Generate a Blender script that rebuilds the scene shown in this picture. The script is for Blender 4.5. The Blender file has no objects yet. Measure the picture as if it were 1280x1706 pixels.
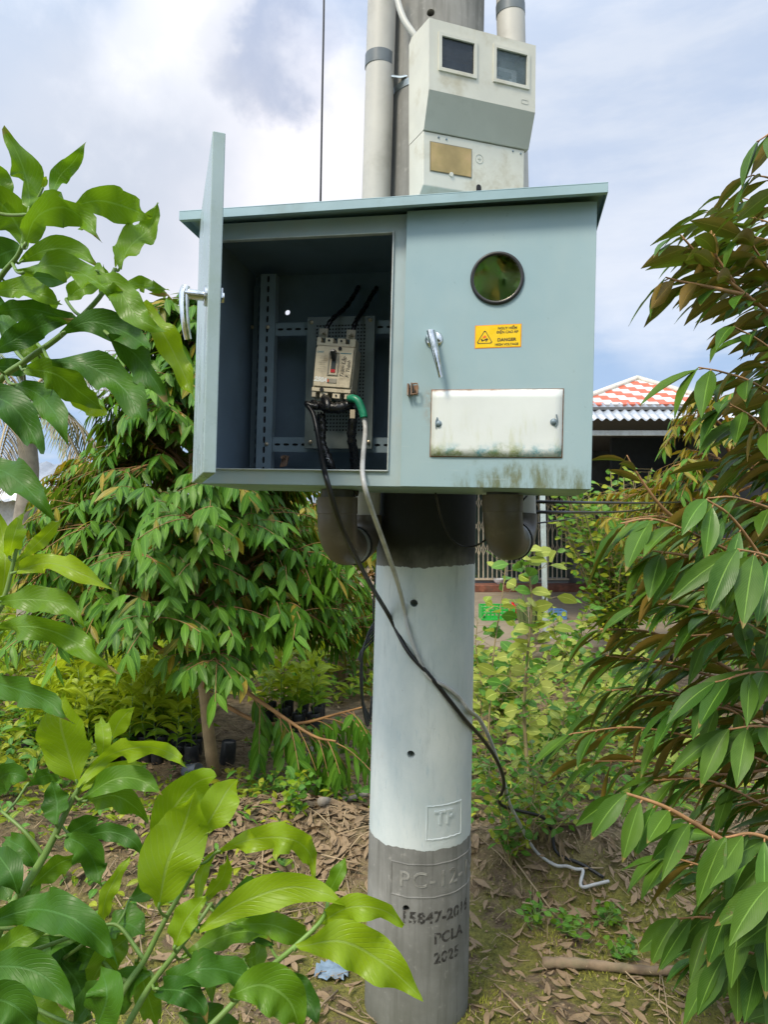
import bpy, bmesh, math, random
from mathutils import Vector, Matrix, noise
R_ = math.radians
sc = bpy.context.scene
COL = sc.collection
V = Vector

# ------------------------------------------------------------------ camera
CAMZ = 1.65
FOC, CX, CY = 1183.0, 640.0, 853.0
PITCH = R_(0.38)
cam_d = bpy.data.cameras.new("camera")
cam = bpy.data.objects.new("camera", cam_d)
COL.objects.link(cam)
cam.location = (0, 0, CAMZ)
cam.rotation_euler = (R_(90) + PITCH, 0, 0)
cam_d.sensor_width = 36.0
cam_d.lens = 36.0 * FOC / 1706.0
cam_d.clip_start = 0.05
cam_d.clip_end = 500
sc.camera = cam

# ------------------------------------------------------------------ light
SUN_EL, SUN_AZ = R_(52), R_(215)      # sun behind the camera, to the left
sun_d = bpy.data.lights.new("sun", 'SUN')
sun_d.energy = 2.7
sun_d.angle = R_(14)
sun_d.color = (1.0, 0.91, 0.74)
sun = bpy.data.objects.new("sun", sun_d)
COL.objects.link(sun)
sdir = V((math.sin(SUN_AZ) * math.cos(SUN_EL), math.cos(SUN_AZ) * math.cos(SUN_EL), math.sin(SUN_EL)))
sun.rotation_euler = sdir.to_track_quat('Z', 'Y').to_euler()

world = bpy.data.worlds.new("World")
sc.world = world
world.use_nodes = True
sc.view_settings.view_transform = 'Standard'
sc.view_settings.look = 'None'
sc.view_settings.exposure = 0.30
sc.view_settings.gamma = 1.0


def raydir(px, py):
    d = V(((px - CX) / FOC, 1.0, -(py - CY) / FOC))
    c, s = math.cos(PITCH), math.sin(PITCH)
    return V((d.x, d.y * c - d.z * s, d.y * s + d.z * c))


def at(px, py, Y):
    """world point seen at photo pixel (px,py), at distance Y in front"""
    d = raydir(px, py)
    return V((0, 0, CAMZ)) + d * (Y / d.y)


def build_world():
    nt = world.node_tree
    nt.nodes.clear()
    N = nt.nodes.new
    L = nt.links.new
    out = N('ShaderNodeOutputWorld')
    bg = N('ShaderNodeBackground')
    sky = N('ShaderNodeTexSky')
    sky.sky_type = 'NISHITA'
    sky.sun_disc = False
    sky.sun_elevation = SUN_EL
    sky.sun_rotation = SUN_AZ
    sky.air_density = 1.2
    sky.dust_density = 2.0
    tc = N('ShaderNodeTexCoord')

    def vm(op, a, b=None):
        n = N('ShaderNodeVectorMath'); n.operation = op
        for i, q in enumerate((a, b)):
            if q is None: continue
            if isinstance(q, (tuple, list, Vector)): n.inputs[i].default_value = q
            else: L(q, n.inputs[i])
        return n

    def m(op, a, b=None, cl=False):
        n = N('ShaderNodeMath'); n.operation = op; n.use_clamp = cl
        for i, q in enumerate((a, b)):
            if q is None: continue
            if isinstance(q, (int, float)): n.inputs[i].default_value = q
            else: L(q, n.inputs[i])
        return n.outputs[0]

    def ss(x, lo, hi):
        n = N('ShaderNodeMapRange'); n.interpolation_type = 'SMOOTHSTEP'
        L(x, n.inputs[0]); n.inputs[1].default_value = lo; n.inputs[2].default_value = hi
        n.inputs[3].default_value = 0; n.inputs[4].default_value = 1
        return n.outputs[0]

    def mixc(f, a, b):
        n = N('ShaderNodeMix'); n.data_type = 'RGBA'
        if isinstance(f, (int, float)): n.inputs[0].default_value = f
        else: L(f, n.inputs[0])
        for i, q in ((6, a), (7, b)):
            if isinstance(q, tuple): n.inputs[i].default_value = (*q, 1)
            else: L(q, n.inputs[i])
        return n.outputs[2]

    nrm = vm('NORMALIZE', tc.outputs['Generated']).outputs[0]
    sep = N('ShaderNodeSeparateXYZ'); L(nrm, sep.inputs[0])
    no = N('ShaderNodeTexNoise'); no.inputs['Scale'].default_value = 2.6
    no.inputs['Detail'].default_value = 6; no.inputs['Roughness'].default_value = 0.52
    L(nrm, no.inputs['Vector'])
    # wisps stretched along the horizon
    mp = N('ShaderNodeMapping'); mp.inputs['Scale'].default_value = (2.2, 2.2, 9.0)
    L(nrm, mp.inputs[0])
    no2 = N('ShaderNodeTexNoise'); no2.inputs['Scale'].default_value = 1.6
    no2.inputs['Detail'].default_value = 7; no2.inputs['Roughness'].default_value = 0.58
    L(mp.outputs[0], no2.inputs['Vector'])
    warp = vm('SCALE', vm('SUBTRACT', no.outputs['Color'], (0.5, 0.5, 0.5)).outputs[0])
    warp.inputs[3].default_value = 0.38
    dw = vm('NORMALIZE', vm('ADD', nrm, warp.outputs[0]).outputs[0]).outputs[0]

    def blob(px, py, r0, r1):
        d = raydir(px, py).normalized()
        dot = vm('DOT_PRODUCT', dw, tuple(d)).outputs['Value']
        return ss(dot, math.cos(R_(r1)), math.cos(R_(r0)))

    base = mixc(ss(no2.outputs['Fac'], 0.40, 0.66), (0.35, 0.48, 0.70), (0.58, 0.66, 0.79))
    blue = m('MULTIPLY', ss(sep.outputs[2], 0.32, 0.02), 0.4)
    base = mixc(blue, base, mixc(ss(no2.outputs['Fac'], 0.42, 0.6), (0.42, 0.60, 0.86), (0.76, 0.80, 0.86)))
    c = mixc(m('MULTIPLY', blob(330, 330, 4, 17), 0.9), base, (0.82, 0.81, 0.86))
    c = mixc(m('MULTIPLY', blob(520, 250, 3, 9), 0.9), c, (0.90, 0.885, 0.93))
    c = mixc(m('MULTIPLY', blob(120, 160, 4, 15), 0.65), c, (0.40, 0.47, 0.58))
    c = mixc(m('MULTIPLY', blob(330, 10, 1, 8), 0.8), c, (0.76, 0.78, 0.84))
    # slate grey cloud with a ragged edge
    fine = N('ShaderNodeTexNoise'); fine.inputs['Scale'].default_value = 7.5; fine.inputs['Detail'].default_value = 8; fine.inputs['Roughness'].default_value = .6
    L(nrm, fine.inputs['Vector'])
    w2 = vm('SCALE', vm('SUBTRACT', fine.outputs['Color'], (0.5, 0.5, 0.5)).outputs[0]); w2.inputs[3].default_value = 0.20
    d2 = vm('ADD', dw, w2.outputs[0]).outputs[0]
    d2 = vm('NORMALIZE', d2).outputs[0]
    def blob2(px, py, r0, r1):
        return ss(vm('DOT_PRODUCT', d2, tuple(raydir(px, py).normalized())).outputs['Value'], math.cos(R_(r1)), math.cos(R_(r0)))
    c = mixc(m('MULTIPLY', blob2(470, 70, 2.5, 6.5), 0.62), c, (0.27, 0.33, 0.47))
    c = mixc(m('MULTIPLY', blob2(590, 60, 3, 7), 0.5), c, (0.33, 0.40, 0.56))
    c = mixc(m('MULTIPLY', blob2(360, 40, 1, 5), 0.6), c, (0.80, 0.81, 0.85))
    c = mixc(m('MULTIPLY', ss(fine.outputs['Fac'], 0.5, 0.72), 0.22), c, (0.86, 0.87, 0.91))
    c = mixc(m('MULTIPLY', blob(1180, 430, 3, 10), 0.5), c, (0.86, 0.88, 0.94))
    c = mixc(m('MULTIPLY', blob(1000, 140, 4, 17), 0.5), c, (0.66, 0.70, 0.79))
    sk = vm('SCALE', sky.outputs[0]); sk.inputs[3].default_value = 0.10
    c = mixc(0.93, sk.outputs[0], c)
    # an overcast sky is brightest overhead and towards the veiled sun
    up = ss(sep.outputs[2], 0.52, 0.95)
    tosun = ss(vm('DOT_PRODUCT', nrm, tuple(sdir)).outputs['Value'], -0.15, 0.95)
    k = m('ADD', m('ADD', 1.0, m('MULTIPLY', up, 0.7)), m('MULTIPLY', tosun, 1.15))
    c = mixc(m('MAXIMUM', up, tosun), c, vm('MULTIPLY', c, (1.10, 1.0, 0.88)).outputs[0])
    fin = vm('SCALE', c); L(k, fin.inputs[3])
    L(fin.outputs[0], bg.inputs[0])
    bg.inputs[1].default_value = 1.0
    L(bg.outputs[0], out.inputs[0])


build_world()

# ------------------------------------------------------------------ materials
_mats = {}


class NB:
    """small node builder"""
    def __init__(s, name):
        s.m = bpy.data.materials.new(name)
        s.m.use_nodes = True
        s.t = s.m.node_tree
        s.p = s.t.nodes['Principled BSDF']
        s.tc = s.t.nodes.new('ShaderNodeTexCoord')

    def n(s, typ, **kw):
        x = s.t.nodes.new(typ)
        for k, v in kw.items(): setattr(x, k, v)
        return x

    def l(s, a, b): s.t.links.new(a, b)

    def setin(s, sock, v):
        if isinstance(v, (int, float)): sock.default_value = v
        elif isinstance(v, (tuple, list)):
            sock.default_value = (*v, 1) if len(sock.default_value) == 4 and len(v) == 3 else v
        else: s.l(v, sock)

    def noise(s, scale, detail=4, rough=.55, stretch=None, co=None, out='Fac'):
        x = s.n('ShaderNodeTexNoise')
        x.inputs['Scale'].default_value = scale
        x.inputs['Detail'].default_value = detail
        x.inputs['Roughness'].default_value = rough
        co = co or s.tc.outputs['Object']
        if stretch:
            mp = s.n('ShaderNodeMapping'); mp.inputs['Scale'].default_value = stretch
            s.l(co, mp.inputs[0]); co = mp.outputs[0]
        s.l(co, x.inputs['Vector'])
        return x.outputs[out]

    def math(s, op, a, b=None, c=None, clamp=False):
        x = s.n('ShaderNodeMath', operation=op, use_clamp=clamp)
        for i, q in enumerate((a, b, c)):
            if q is not None: s.setin(x.inputs[i], q)
        return x.outputs[0]

    def ss(s, x, lo, hi, a=0.0, b=1.0, smooth=True):
        r = s.n('ShaderNodeMapRange')
        r.interpolation_type = 'SMOOTHSTEP' if smooth else 'LINEAR'
        for i, q in enumerate((x, lo, hi, a, b)): s.setin(r.inputs[i], q)
        return r.outputs[0]

    def mix(s, f, a, b):
        x = s.n('ShaderNodeMix', data_type='RGBA')
        s.setin(x.inputs[0], f); s.setin(x.inputs[6], a); s.setin(x.inputs[7], b)
        return x.outputs[2]

    def xyz(s, co=None):
        x = s.n('ShaderNodeSeparateXYZ'); s.l(co or s.tc.outputs['Object'], x.inputs[0]); return x.outputs

    def bump(s, h, strength=.3, dist=.01):
        x = s.n('ShaderNodeBump'); x.inputs['Strength'].default_value = strength
        x.inputs['Distance'].default_value = dist
        s.l(h, x.inputs['Height']); s.l(x.outputs[0], s.p.inputs['Normal'])
        return x


def simple(name, col, rough=.5, metal=0.0, var=.12, scale=12, bump=0.0, bscale=60, bdist=.002, dirt=None, spec=None, specks=None):
    """plain surface with tone variation and optional dirt colour in noise patches"""
    if name in _mats: return _mats[name]
    b = NB(name)
    f = b.ss(b.noise(scale, 5), .3, .7)
    a = tuple(max(0, c * (1 - var)) for c in col); d = tuple(min(1, c * (1 + var)) for c in col)
    c = b.mix(f, a, d)
    if dirt:
        c = b.mix(b.math('MULTIPLY', b.ss(b.noise(scale * .6 + 3, 8, .7), .48, .72), dirt[1]), c, dirt[0])
    b.setin(b.p.inputs['Base Color'], c)
    b.setin(b.p.inputs['Roughness'], b.ss(b.noise(scale * 2, 4), .2, .8, max(0, rough - .1), min(1, rough + .1)))
    b.p.inputs['Metallic'].default_value = metal
    if spec is not None: b.p.inputs['Specular IOR Level'].default_value = spec
    if bump: b.bump(b.noise(bscale, 6, .6), bump, bdist)
    if specks:
        c2 = b.mix(b.math('MULTIPLY', b.ss(b.noise(38, 5, .75), .70, .74), b.ss(b.noise(3, 4, .7), .5, .62)), c, specks)
        b.setin(b.p.inputs['Base Color'], c2)
    _mats[name] = b.m
    return b.m


def leaf_mat(name, tops, under, rough=.38, trans=.3, veins=14, veinc=None, vb=.5, spots=0.0, mid=.035, spec=.32):
    """tops: two colours blended per leaf; under: colour of the lower side"""
    b = NB(name)
    geo = b.n('ShaderNodeNewGeometry')
    rnd = geo.outputs['Random Per Island']
    uv = b.n('ShaderNodeUVMap').outputs[0]
    s = b.xyz(uv)
    du = b.math('ABSOLUTE', b.math('SUBTRACT', s[0], .5))
    ph = b.math('SUBTRACT', b.math('MULTIPLY', s[1], float(veins)), b.math('MULTIPLY', du, veins * .55))
    saw = b.math('ABSOLUTE', b.math('SUBTRACT', b.math('FRACT', ph), .5))
    vein = b.ss(saw, .0, .13, 1, 0)
    midrib = b.ss(du, mid * .5, mid, 1, 0)
    top = b.mix(rnd, tops[0], tops[1])
    nz = b.noise(9, 4)
    top = b.mix(b.ss(nz, .35, .75, 0, .5), top, tuple(c * .72 for c in tops[0]))
    if spots:
        top = b.mix(b.math('MULTIPLY', b.ss(b.noise(34, 5, .7), .66, .72), spots), top, (.16, .10, .04))
        # dry brown tips and margins on some leaves, paler dusty patches on others
        edge = b.math('ADD', b.ss(s[1], .80, 1.0), b.math('MULTIPLY', b.ss(du, .42, .5), .45))
        dry = b.math('MULTIPLY', b.ss(b.math('ADD', edge, b.noise(22, 5, .7)), 1.15, 1.3), b.ss(b.math('FRACT', b.math('MULTIPLY', rnd, 13.7)), .55, .6))
        top = b.mix(b.math('MULTIPLY', dry, .85), top, (.24, .14, .05))
        top = b.mix(b.math('MULTIPLY', b.ss(b.noise(6, 5, .65), .5, .7), .25), top, tuple(c * 1.5 + .03 for c in tops[1]))
    vc = veinc or tuple(min(1, c * 1.7 + .02) for c in tops[1])
    top = b.mix(b.math('MULTIPLY', vein, .28 * vb), top, vc)
    top = b.mix(b.math('MULTIPLY', midrib, .8), top, vc)
    und = b.mix(b.math('FRACT', b.math('MULTIPLY', rnd, 7.3)), under, tuple(c * .68 for c in under))
    und = b.mix(b.math('MULTIPLY', midrib, .6), und, tuple(min(1, c * 1.5) for c in under))
    col = b.mix(geo.outputs['Backfacing'], top, und)
    b.setin(b.p.inputs['Base Color'], col)
    b.setin(b.p.inputs['Roughness'], b.ss(b.noise(30, 3), .2, .8, rough - .08, rough + .12))
    b.p.inputs['Specular IOR Level'].default_value = spec
    b.bump(b.math('ADD', b.math('MULTIPLY', vein, -.6), b.math('MULTIPLY', midrib, -1.0)), .35 * vb, .002)
    tr = b.n('ShaderNodeBsdfTranslucent')
    tcol = b.mix(.5, top, tuple(min(1, c * 1.5) for c in (tops[1][0] * 1.15, tops[1][1] * 1.1, tops[1][2] * .5)))
    b.l(tcol, tr.inputs[0])
    ms = b.n('ShaderNodeMixShader'); ms.inputs[0].default_value = trans
    b.l(b.p.outputs[0], ms.inputs[1]); b.l(tr.outputs[0], ms.inputs[2])
    b.l(ms.outputs[0], b.t.nodes['Material Output'].inputs[0])
    return b.m


def emboss_glass(name, tint, alpha, rough=.04):
    b = NB(name)
    b.p.inputs['Base Color'].default_value = (*tint, 1)
    b.p.inputs['Roughness'].default_value = rough
    b.p.inputs['IOR'].default_value = 1.5
    b.l(b.ss(b.noise(14, 6, .7), .3, .8, alpha - .12, alpha + .12), b.p.inputs['Alpha'])
    return b.m


# ------------------------------------------------------------------ mesh builder
ROOTLOC = {}


class MB:
    def __init__(s, f=None):
        s.v = []; s.fc = []; s.uv = {}; s.mi = []; s.f = f; s.cur = 0

    def add(s, verts, faces, uvs=None):
        o = len(s.v)
        if s.f: verts = [s.f(V(q)) for q in verts]
        s.v += [tuple(q) for q in verts]
        for i, fa in enumerate(faces):
            if uvs: s.uv[len(s.fc)] = uvs[i]
            s.fc.append(tuple(o + k for k in fa)); s.mi.append(s.cur)

    def box(s, x0, x1, y0, y1, z0, z1):
        s.add([(x0, y0, z0), (x1, y0, z0), (x1, y1, z0), (x0, y1, z0), (x0, y0, z1), (x1, y0, z1), (x1, y1, z1), (x0, y1, z1)],
              [(0, 3, 2, 1), (4, 5, 6, 7), (0, 1, 5, 4), (1, 2, 6, 5), (2, 3, 7, 6), (3, 0, 4, 7)])

    def tube(s, pts, r, n=10, cap=True, squash=1.0):
        """swept circle along points; r number or list"""
        pts = [V(p) for p in pts]
        k = len(pts)
        rs = r if isinstance(r, (list, tuple)) else [r] * k
        t0 = (pts[1] - pts[0]).normalized()
        a = t0.orthogonal().normalized()
        vs = []; fs = []
        pt = t0
        for i, p in enumerate(pts):
            t = (pts[min(i + 1, k - 1)] - pts[max(i - 1, 0)])
            t = t.normalized() if t.length > 1e-9 else pt
            q = pt.rotation_difference(t)
            a = (q @ a).normalized()
            bb = t.cross(a).normalized()
            pt = t
            for j in range(n):
                an = 2 * math.pi * j / n
                vs.append(p + (a * math.cos(an) + bb * math.sin(an) * squash) * rs[i])
        for i in range(k - 1):
            for j in range(n):
                fs.append((i * n + j, i * n + (j + 1) % n, (i + 1) * n + (j + 1) % n, (i + 1) * n + j))
        if cap:
            fs.append(tuple(range(n))[::-1]); fs.append(tuple((k - 1) * n + j for j in range(n)))
        s.add(vs, fs)

    def lathe(s, prof, c=(0, 0, 0), axis=(0, 0, 1), n=32, cap=True):
        """prof: list of (r, h)"""
        ax = V(axis).normalized(); a = ax.orthogonal().normalized(); bb = ax.cross(a)
        vs = []; fs = []
        for r, h in prof:
            for j in range(n):
                an = 2 * math.pi * j / n
                vs.append(V(c) + ax * h + (a * math.cos(an) + bb * math.sin(an)) * r)
        for i in range(len(prof) - 1):
            for j in range(n):
                fs.append((i * n + j, i * n + (j + 1) % n, (i + 1) * n + (j + 1) % n, (i + 1) * n + j))
        if cap:
            fs.append(tuple(range(n))[::-1]); fs.append(tuple((len(prof) - 1) * n + j for j in range(n)))
        s.add(vs, fs)

    def prism(s, poly, y0, y1, plane='xz'):
        """polygon in (x,z) extruded over y"""
        k = len(poly)
        if plane == 'xz':
            vs = [(p[0], y0, p[1]) for p in poly] + [(p[0], y1, p[1]) for p in poly]
        elif plane == 'yz':
            vs = [(y0, p[0], p[1]) for p in poly] + [(y1, p[0], p[1]) for p in poly]
        else:
            vs = [(p[0], p[1], y0) for p in poly] + [(p[0], p[1], y1) for p in poly]
        fs = [tuple(range(k)), tuple(range(2 * k - 1, k - 1, -1))]
        for i in range(k):
            j = (i + 1) % k
            fs.append((i, i + k, j + k, j))
        s.add(vs, fs)

    def leaf(s, pts, widths, nrm, fold=.15, wave=0.0, wn=3, ph=0.0, cup=0.0):
        """leaf blade along centre points; widths = half widths; nrm ~ upper side"""
        k = len(pts); vs = []; fs = []; uv = []
        ln = sum((pts[i + 1] - pts[i]).length for i in range(k - 1))
        two = wave > 0 or cup != 0
        cols = (-1, -.55, 0, .55, 1) if two else (-1, 0, 1)
        c = len(cols)
        for i, p in enumerate(pts):
            t = (pts[min(i + 1, k - 1)] - pts[max(i - 1, 0)]).normalized()
            sd = t.cross(nrm)
            sd = sd.normalized() if sd.length > 1e-6 else t.orthogonal()
            nn = sd.cross(t).normalized()
            w = widths[i]
            v = i / (k - 1)
            for x in cols:
                off = abs(x) * fold * w
                if wave: off += abs(x) ** 1.5 * wave * math.sin(v * wn * 6.283 + ph + (1.9 if x > 0 else 0)) * ln * .05
                if cup: off -= cup * w * x * x
                vs.append(p + sd * (x * w) + nn * off)
        for i in range(k - 1):
            for j in range(c - 1):
                fs.append((i * c + j, i * c + j + 1, (i + 1) * c + j + 1, (i + 1) * c + j))
                q = [(.5 + cols[j] / 2, i / (k - 1)), (.5 + cols[j + 1] / 2, i / (k - 1)),
                     (.5 + cols[j + 1] / 2, (i + 1) / (k - 1)), (.5 + cols[j] / 2, (i + 1) / (k - 1))]
                uv.append(q)
        s.add(vs, fs, uv)

    def build(s, name, mats, parent=None, smooth=True, angle=35, bevel=0, solid=0, loc=None, sub=0):
        me = bpy.data.meshes.new(name)
        rl = V((0, 0, 0))
        q = parent
        if q is not None:
            rl = V(ROOTLOC.get(q.name, (0, 0, 0)))
        elif loc is not None:
            rl = V(loc)
        me.from_pydata([tuple(V(a) - rl) for a in s.v], [], s.fc)
        if not isinstance(mats, (list, tuple)): mats = [mats]
        for m_ in mats: me.materials.append(m_)
        me.polygons.foreach_set('material_index', s.mi)
        if s.uv:
            ul = me.uv_layers.new(name='UVMap')
            dat = []
            for i, fa in enumerate(s.fc):
                u = s.uv.get(i)
                for j in range(len(fa)):
                    dat += list(u[j]) if u else [0, 0]
            ul.data.foreach_set('uv', dat)
        me.update()
        o = bpy.data.objects.new(name, me)
        COL.objects.link(o)
        if smooth:
            me.polygons.foreach_set('use_smooth', [True] * len(me.polygons))
            if angle < 180: me.set_sharp_from_angle(angle=R_(angle))
        if parent is not None:
            o.parent = parent
            ROOTLOC[o.name] = rl
        elif loc is not None:
            o.location = rl
            ROOTLOC[o.name] = rl
        if solid:
            m_ = o.modifiers.new('thickness', 'SOLIDIFY'); m_.thickness = solid; m_.offset = 0
        if bevel:
            m_ = o.modifiers.new('bevel', 'BEVEL'); m_.width = bevel; m_.segments = 2; m_.limit_method = 'ANGLE'
        return o


def thing(name, label, cat, loc=(0, 0, 0), group=None):
    o = bpy.data.objects.new(name, None)
    COL.objects.link(o)
    o.location = loc
    o.empty_display_size = .1
    ROOTLOC[o.name] = V(loc)
    o['label'] = label; o['category'] = cat
    if group: o['group'] = group
    return o


def tag(o, label=None, cat=None, group=None, kind=None):
    if label: o['label'] = label
    if cat: o['category'] = cat
    if group: o['group'] = group
    if kind: o['kind'] = kind
    return o


def catmull(pts, n=6):
    pts = [V(p) for p in pts]
    if len(pts) < 3:
        return [pts[0].lerp(pts[-1], i / n) for i in range(n + 1)]
    P = [pts[0] * 2 - pts[1]] + pts + [pts[-1] * 2 - pts[-2]]
    out = []
    for i in range(1, len(P) - 2):
        a, b, c, d = P[i - 1:i + 3]
        for k in range(n):
            t = k / n
            out.append(.5 * ((2 * b) + (c - a) * t + (2 * a - 5 * b + 4 * c - d) * t * t + (3 * b - a - 3 * c + d) * t ** 3))
    out.append(pts[-1])
    return out


def text_geo(s, size=.02, ext=0.0, bold=0.0, spacing=1.0, shear=0.0, res=3):
    """vertices (x,y,z) and faces of a word in the built-in font, centred"""
    cu = bpy.data.curves.new('lettering_tmp', 'FONT')
    cu.body = s; cu.size = size; cu.extrude = ext; cu.offset = bold; cu.space_character = spacing; cu.shear = shear
    cu.align_x = 'CENTER'; cu.align_y = 'CENTER'; cu.resolution_u = res
    ob = bpy.data.objects.new('lettering_tmp', cu)
    COL.objects.link(ob)
    dg = bpy.context.evaluated_depsgraph_get()
    me = bpy.data.meshes.new_from_object(ob.evaluated_get(dg))
    vs = [tuple(v.co) for v in me.vertices]; fs = [tuple(p.vertices) for p in me.polygons]
    bpy.data.objects.remove(ob); bpy.data.meshes.remove(me); bpy.data.curves.remove(cu)
    return vs, fs


def perf(mb, x0, x1, z0, z1, nx, nz, y, th, hx, hz):
    """perforated sheet: nx*nz cells, each with an oblong hole of half size hx,hz"""
    K = 8
    for i in range(nx):
        for j in range(nz):
            a0 = x0 + (x1 - x0) * i / nx; a1 = x0 + (x1 - x0) * (i + 1) / nx
            c0 = z0 + (z1 - z0) * j / nz; c1 = z0 + (z1 - z0) * (j + 1) / nz
            cx, cz = (a0 + a1) / 2, (c0 + c1) / 2
            outer = [(a1, cz), (a1, c1), (cx, c1), (a0, c1), (a0, cz), (a0, c0), (cx, c0), (a1, c0)]
            m_ = min(hx, hz)
            inner = []
            for k in range(K):
                an = math.pi / 4 * k
                u, w = math.cos(an), math.sin(an)
                inner.append((cx + u * m_ + (hx - m_) * (1 if u > .1 else -1 if u < -.1 else 0),
                              cz + w * m_ + (hz - m_) * (1 if w > .1 else -1 if w < -.1 else 0)))
            vs = [(p[0], y, p[1]) for p in outer] + [(p[0], y, p[1]) for p in inner] + [(p[0], y + th, p[1]) for p in inner]
            fs = []
            for k in range(K):
                k2 = (k + 1) % K
                fs.append((k, K + k, K + k2, k2))
                fs.append((K + k, 2 * K + k, 2 * K + k2, K + k2))
            mb.add(vs, fs)

# ------------------------------------------------------------------ concrete pole
PYC = 2.44


def pole_x(z): return .1423 + .0221 * (z - 1.466)


def pole_r(z): return .1765 - .0048 * z


def pole_pt(th, z, off=0.0):
    r = pole_r(z) + off
    return V((pole_x(z) + r * math.sin(th), PYC - r * math.cos(th), z))


def pole_hit(px, py, off=0.0):
    """(angle, z) where the ray through a photo pixel meets the pole's surface"""
    d = raydir(px, py)
    Y = 2.28
    for _ in range(20):
        p = V((0, 0, CAMZ)) + d * (Y / d.y)
        r = pole_r(p.z) + off; xx = p.x - pole_x(p.z)
        Y = PYC - math.sqrt(max(1e-5, r * r - xx * xx))
    p = V((0, 0, CAMZ)) + d * (Y / d.y)
    return math.atan2(p.x - pole_x(p.z), PYC - p.y), p.z


def on_pole(px, py, off=0.0):
    th, z = pole_hit(px, py, off)
    return pole_pt(th, z, off)


def pole_material():
    b = NB('pole_concrete')
    x, y, z = b.xyz()
    f1 = b.noise(5, 7, .6); f2 = b.noise(40, 6, .65); streak = b.noise(9, 5, .6, stretch=(6, 6, .35))
    conc = b.mix(b.ss(f1, .3, .7), (.185, .18, .165), (.29, .285, .265))
    conc = b.mix(b.math('MULTIPLY', b.ss(streak, .45, .7), .55), conc, (.12, .118, .105))
    conc = b.mix(b.math('MULTIPLY', b.ss(f2, .58, .72), .5), conc, (.42, .40, .36))
    # darker, damp and mossy concrete near the ground and a near-black band above the paint
    low = b.math('MULTIPLY', b.ss(b.math('ADD', z, b.math('MULTIPLY', f1, .3)), .10, .62, 1, 0), .5)
    conc = b.mix(low, conc, (.10, .105, .065))
    dark_band = b.ss(b.math('ADD', z, b.math('MULTIPLY', b.noise(12, 5), .10)), 1.50, 1.62)
    dark_band = b.math('MULTIPLY', dark_band, b.ss(z, 2.5, 2.2))
    conc = b.mix(b.math('MULTIPLY', dark_band, .95), conc, (.010, .012, .012))
    paint = b.mix(b.ss(b.noise(7, 6, .6, stretch=(1, 1, .5)), .3, .72), (.55, .62, .63), (.72, .76, .75))
    paint = b.mix(b.math('MULTIPLY', b.ss(b.noise(22, 6, .7, stretch=(3, 3, .5)), .56, .74), .55), paint, (.40, .52, .57))
    paint = b.mix(b.math('MULTIPLY', b.ss(b.noise(70, 4, .7), .66, .74), .5), paint, (.36, .38, .36))
    paint = b.mix(b.math('MULTIPLY', b.ss(b.noise(13, 7, .75, stretch=(1.4, 1.4, .22)), .55, .70), .55), paint, (.45, .50, .50))
    paint = b.mix(b.math('MULTIPLY', b.ss(b.noise(4, 7, .7, stretch=(1, 1, .6)), .58, .66), .35), paint, (.50, .49, .44))
    e = b.math('ADD', b.math('MULTIPLY', b.math('SUBTRACT', b.noise(7, 3, stretch=(1, 1, .15)), .5), .035),
               b.math('MULTIPLY', b.math('SUBTRACT', b.noise(60, 3, stretch=(1, 1, .4)), .5), .012))
    zz = b.math('ADD', z, e)
    band = b.math('MULTIPLY', b.ss(zz, .588, .590), b.ss(zz, 1.490, 1.487))
    col = b.mix(band, conc, paint)
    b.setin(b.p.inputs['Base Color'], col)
    b.setin(b.p.inputs['Roughness'], b.mix(band, (.85, .85, .85), (.55, .55, .55)))
    h = b.math('ADD', b.math('MULTIPLY', b.noise(90, 6, .65), .4), b.math('MULTIPLY', b.noise(16, 4, .5, stretch=(1, 1, .4)), .6))
    h = b.math('ADD', h, b.math('MULTIPLY', band, .5))
    b.bump(h, .45, .004)
    return b.m


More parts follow.
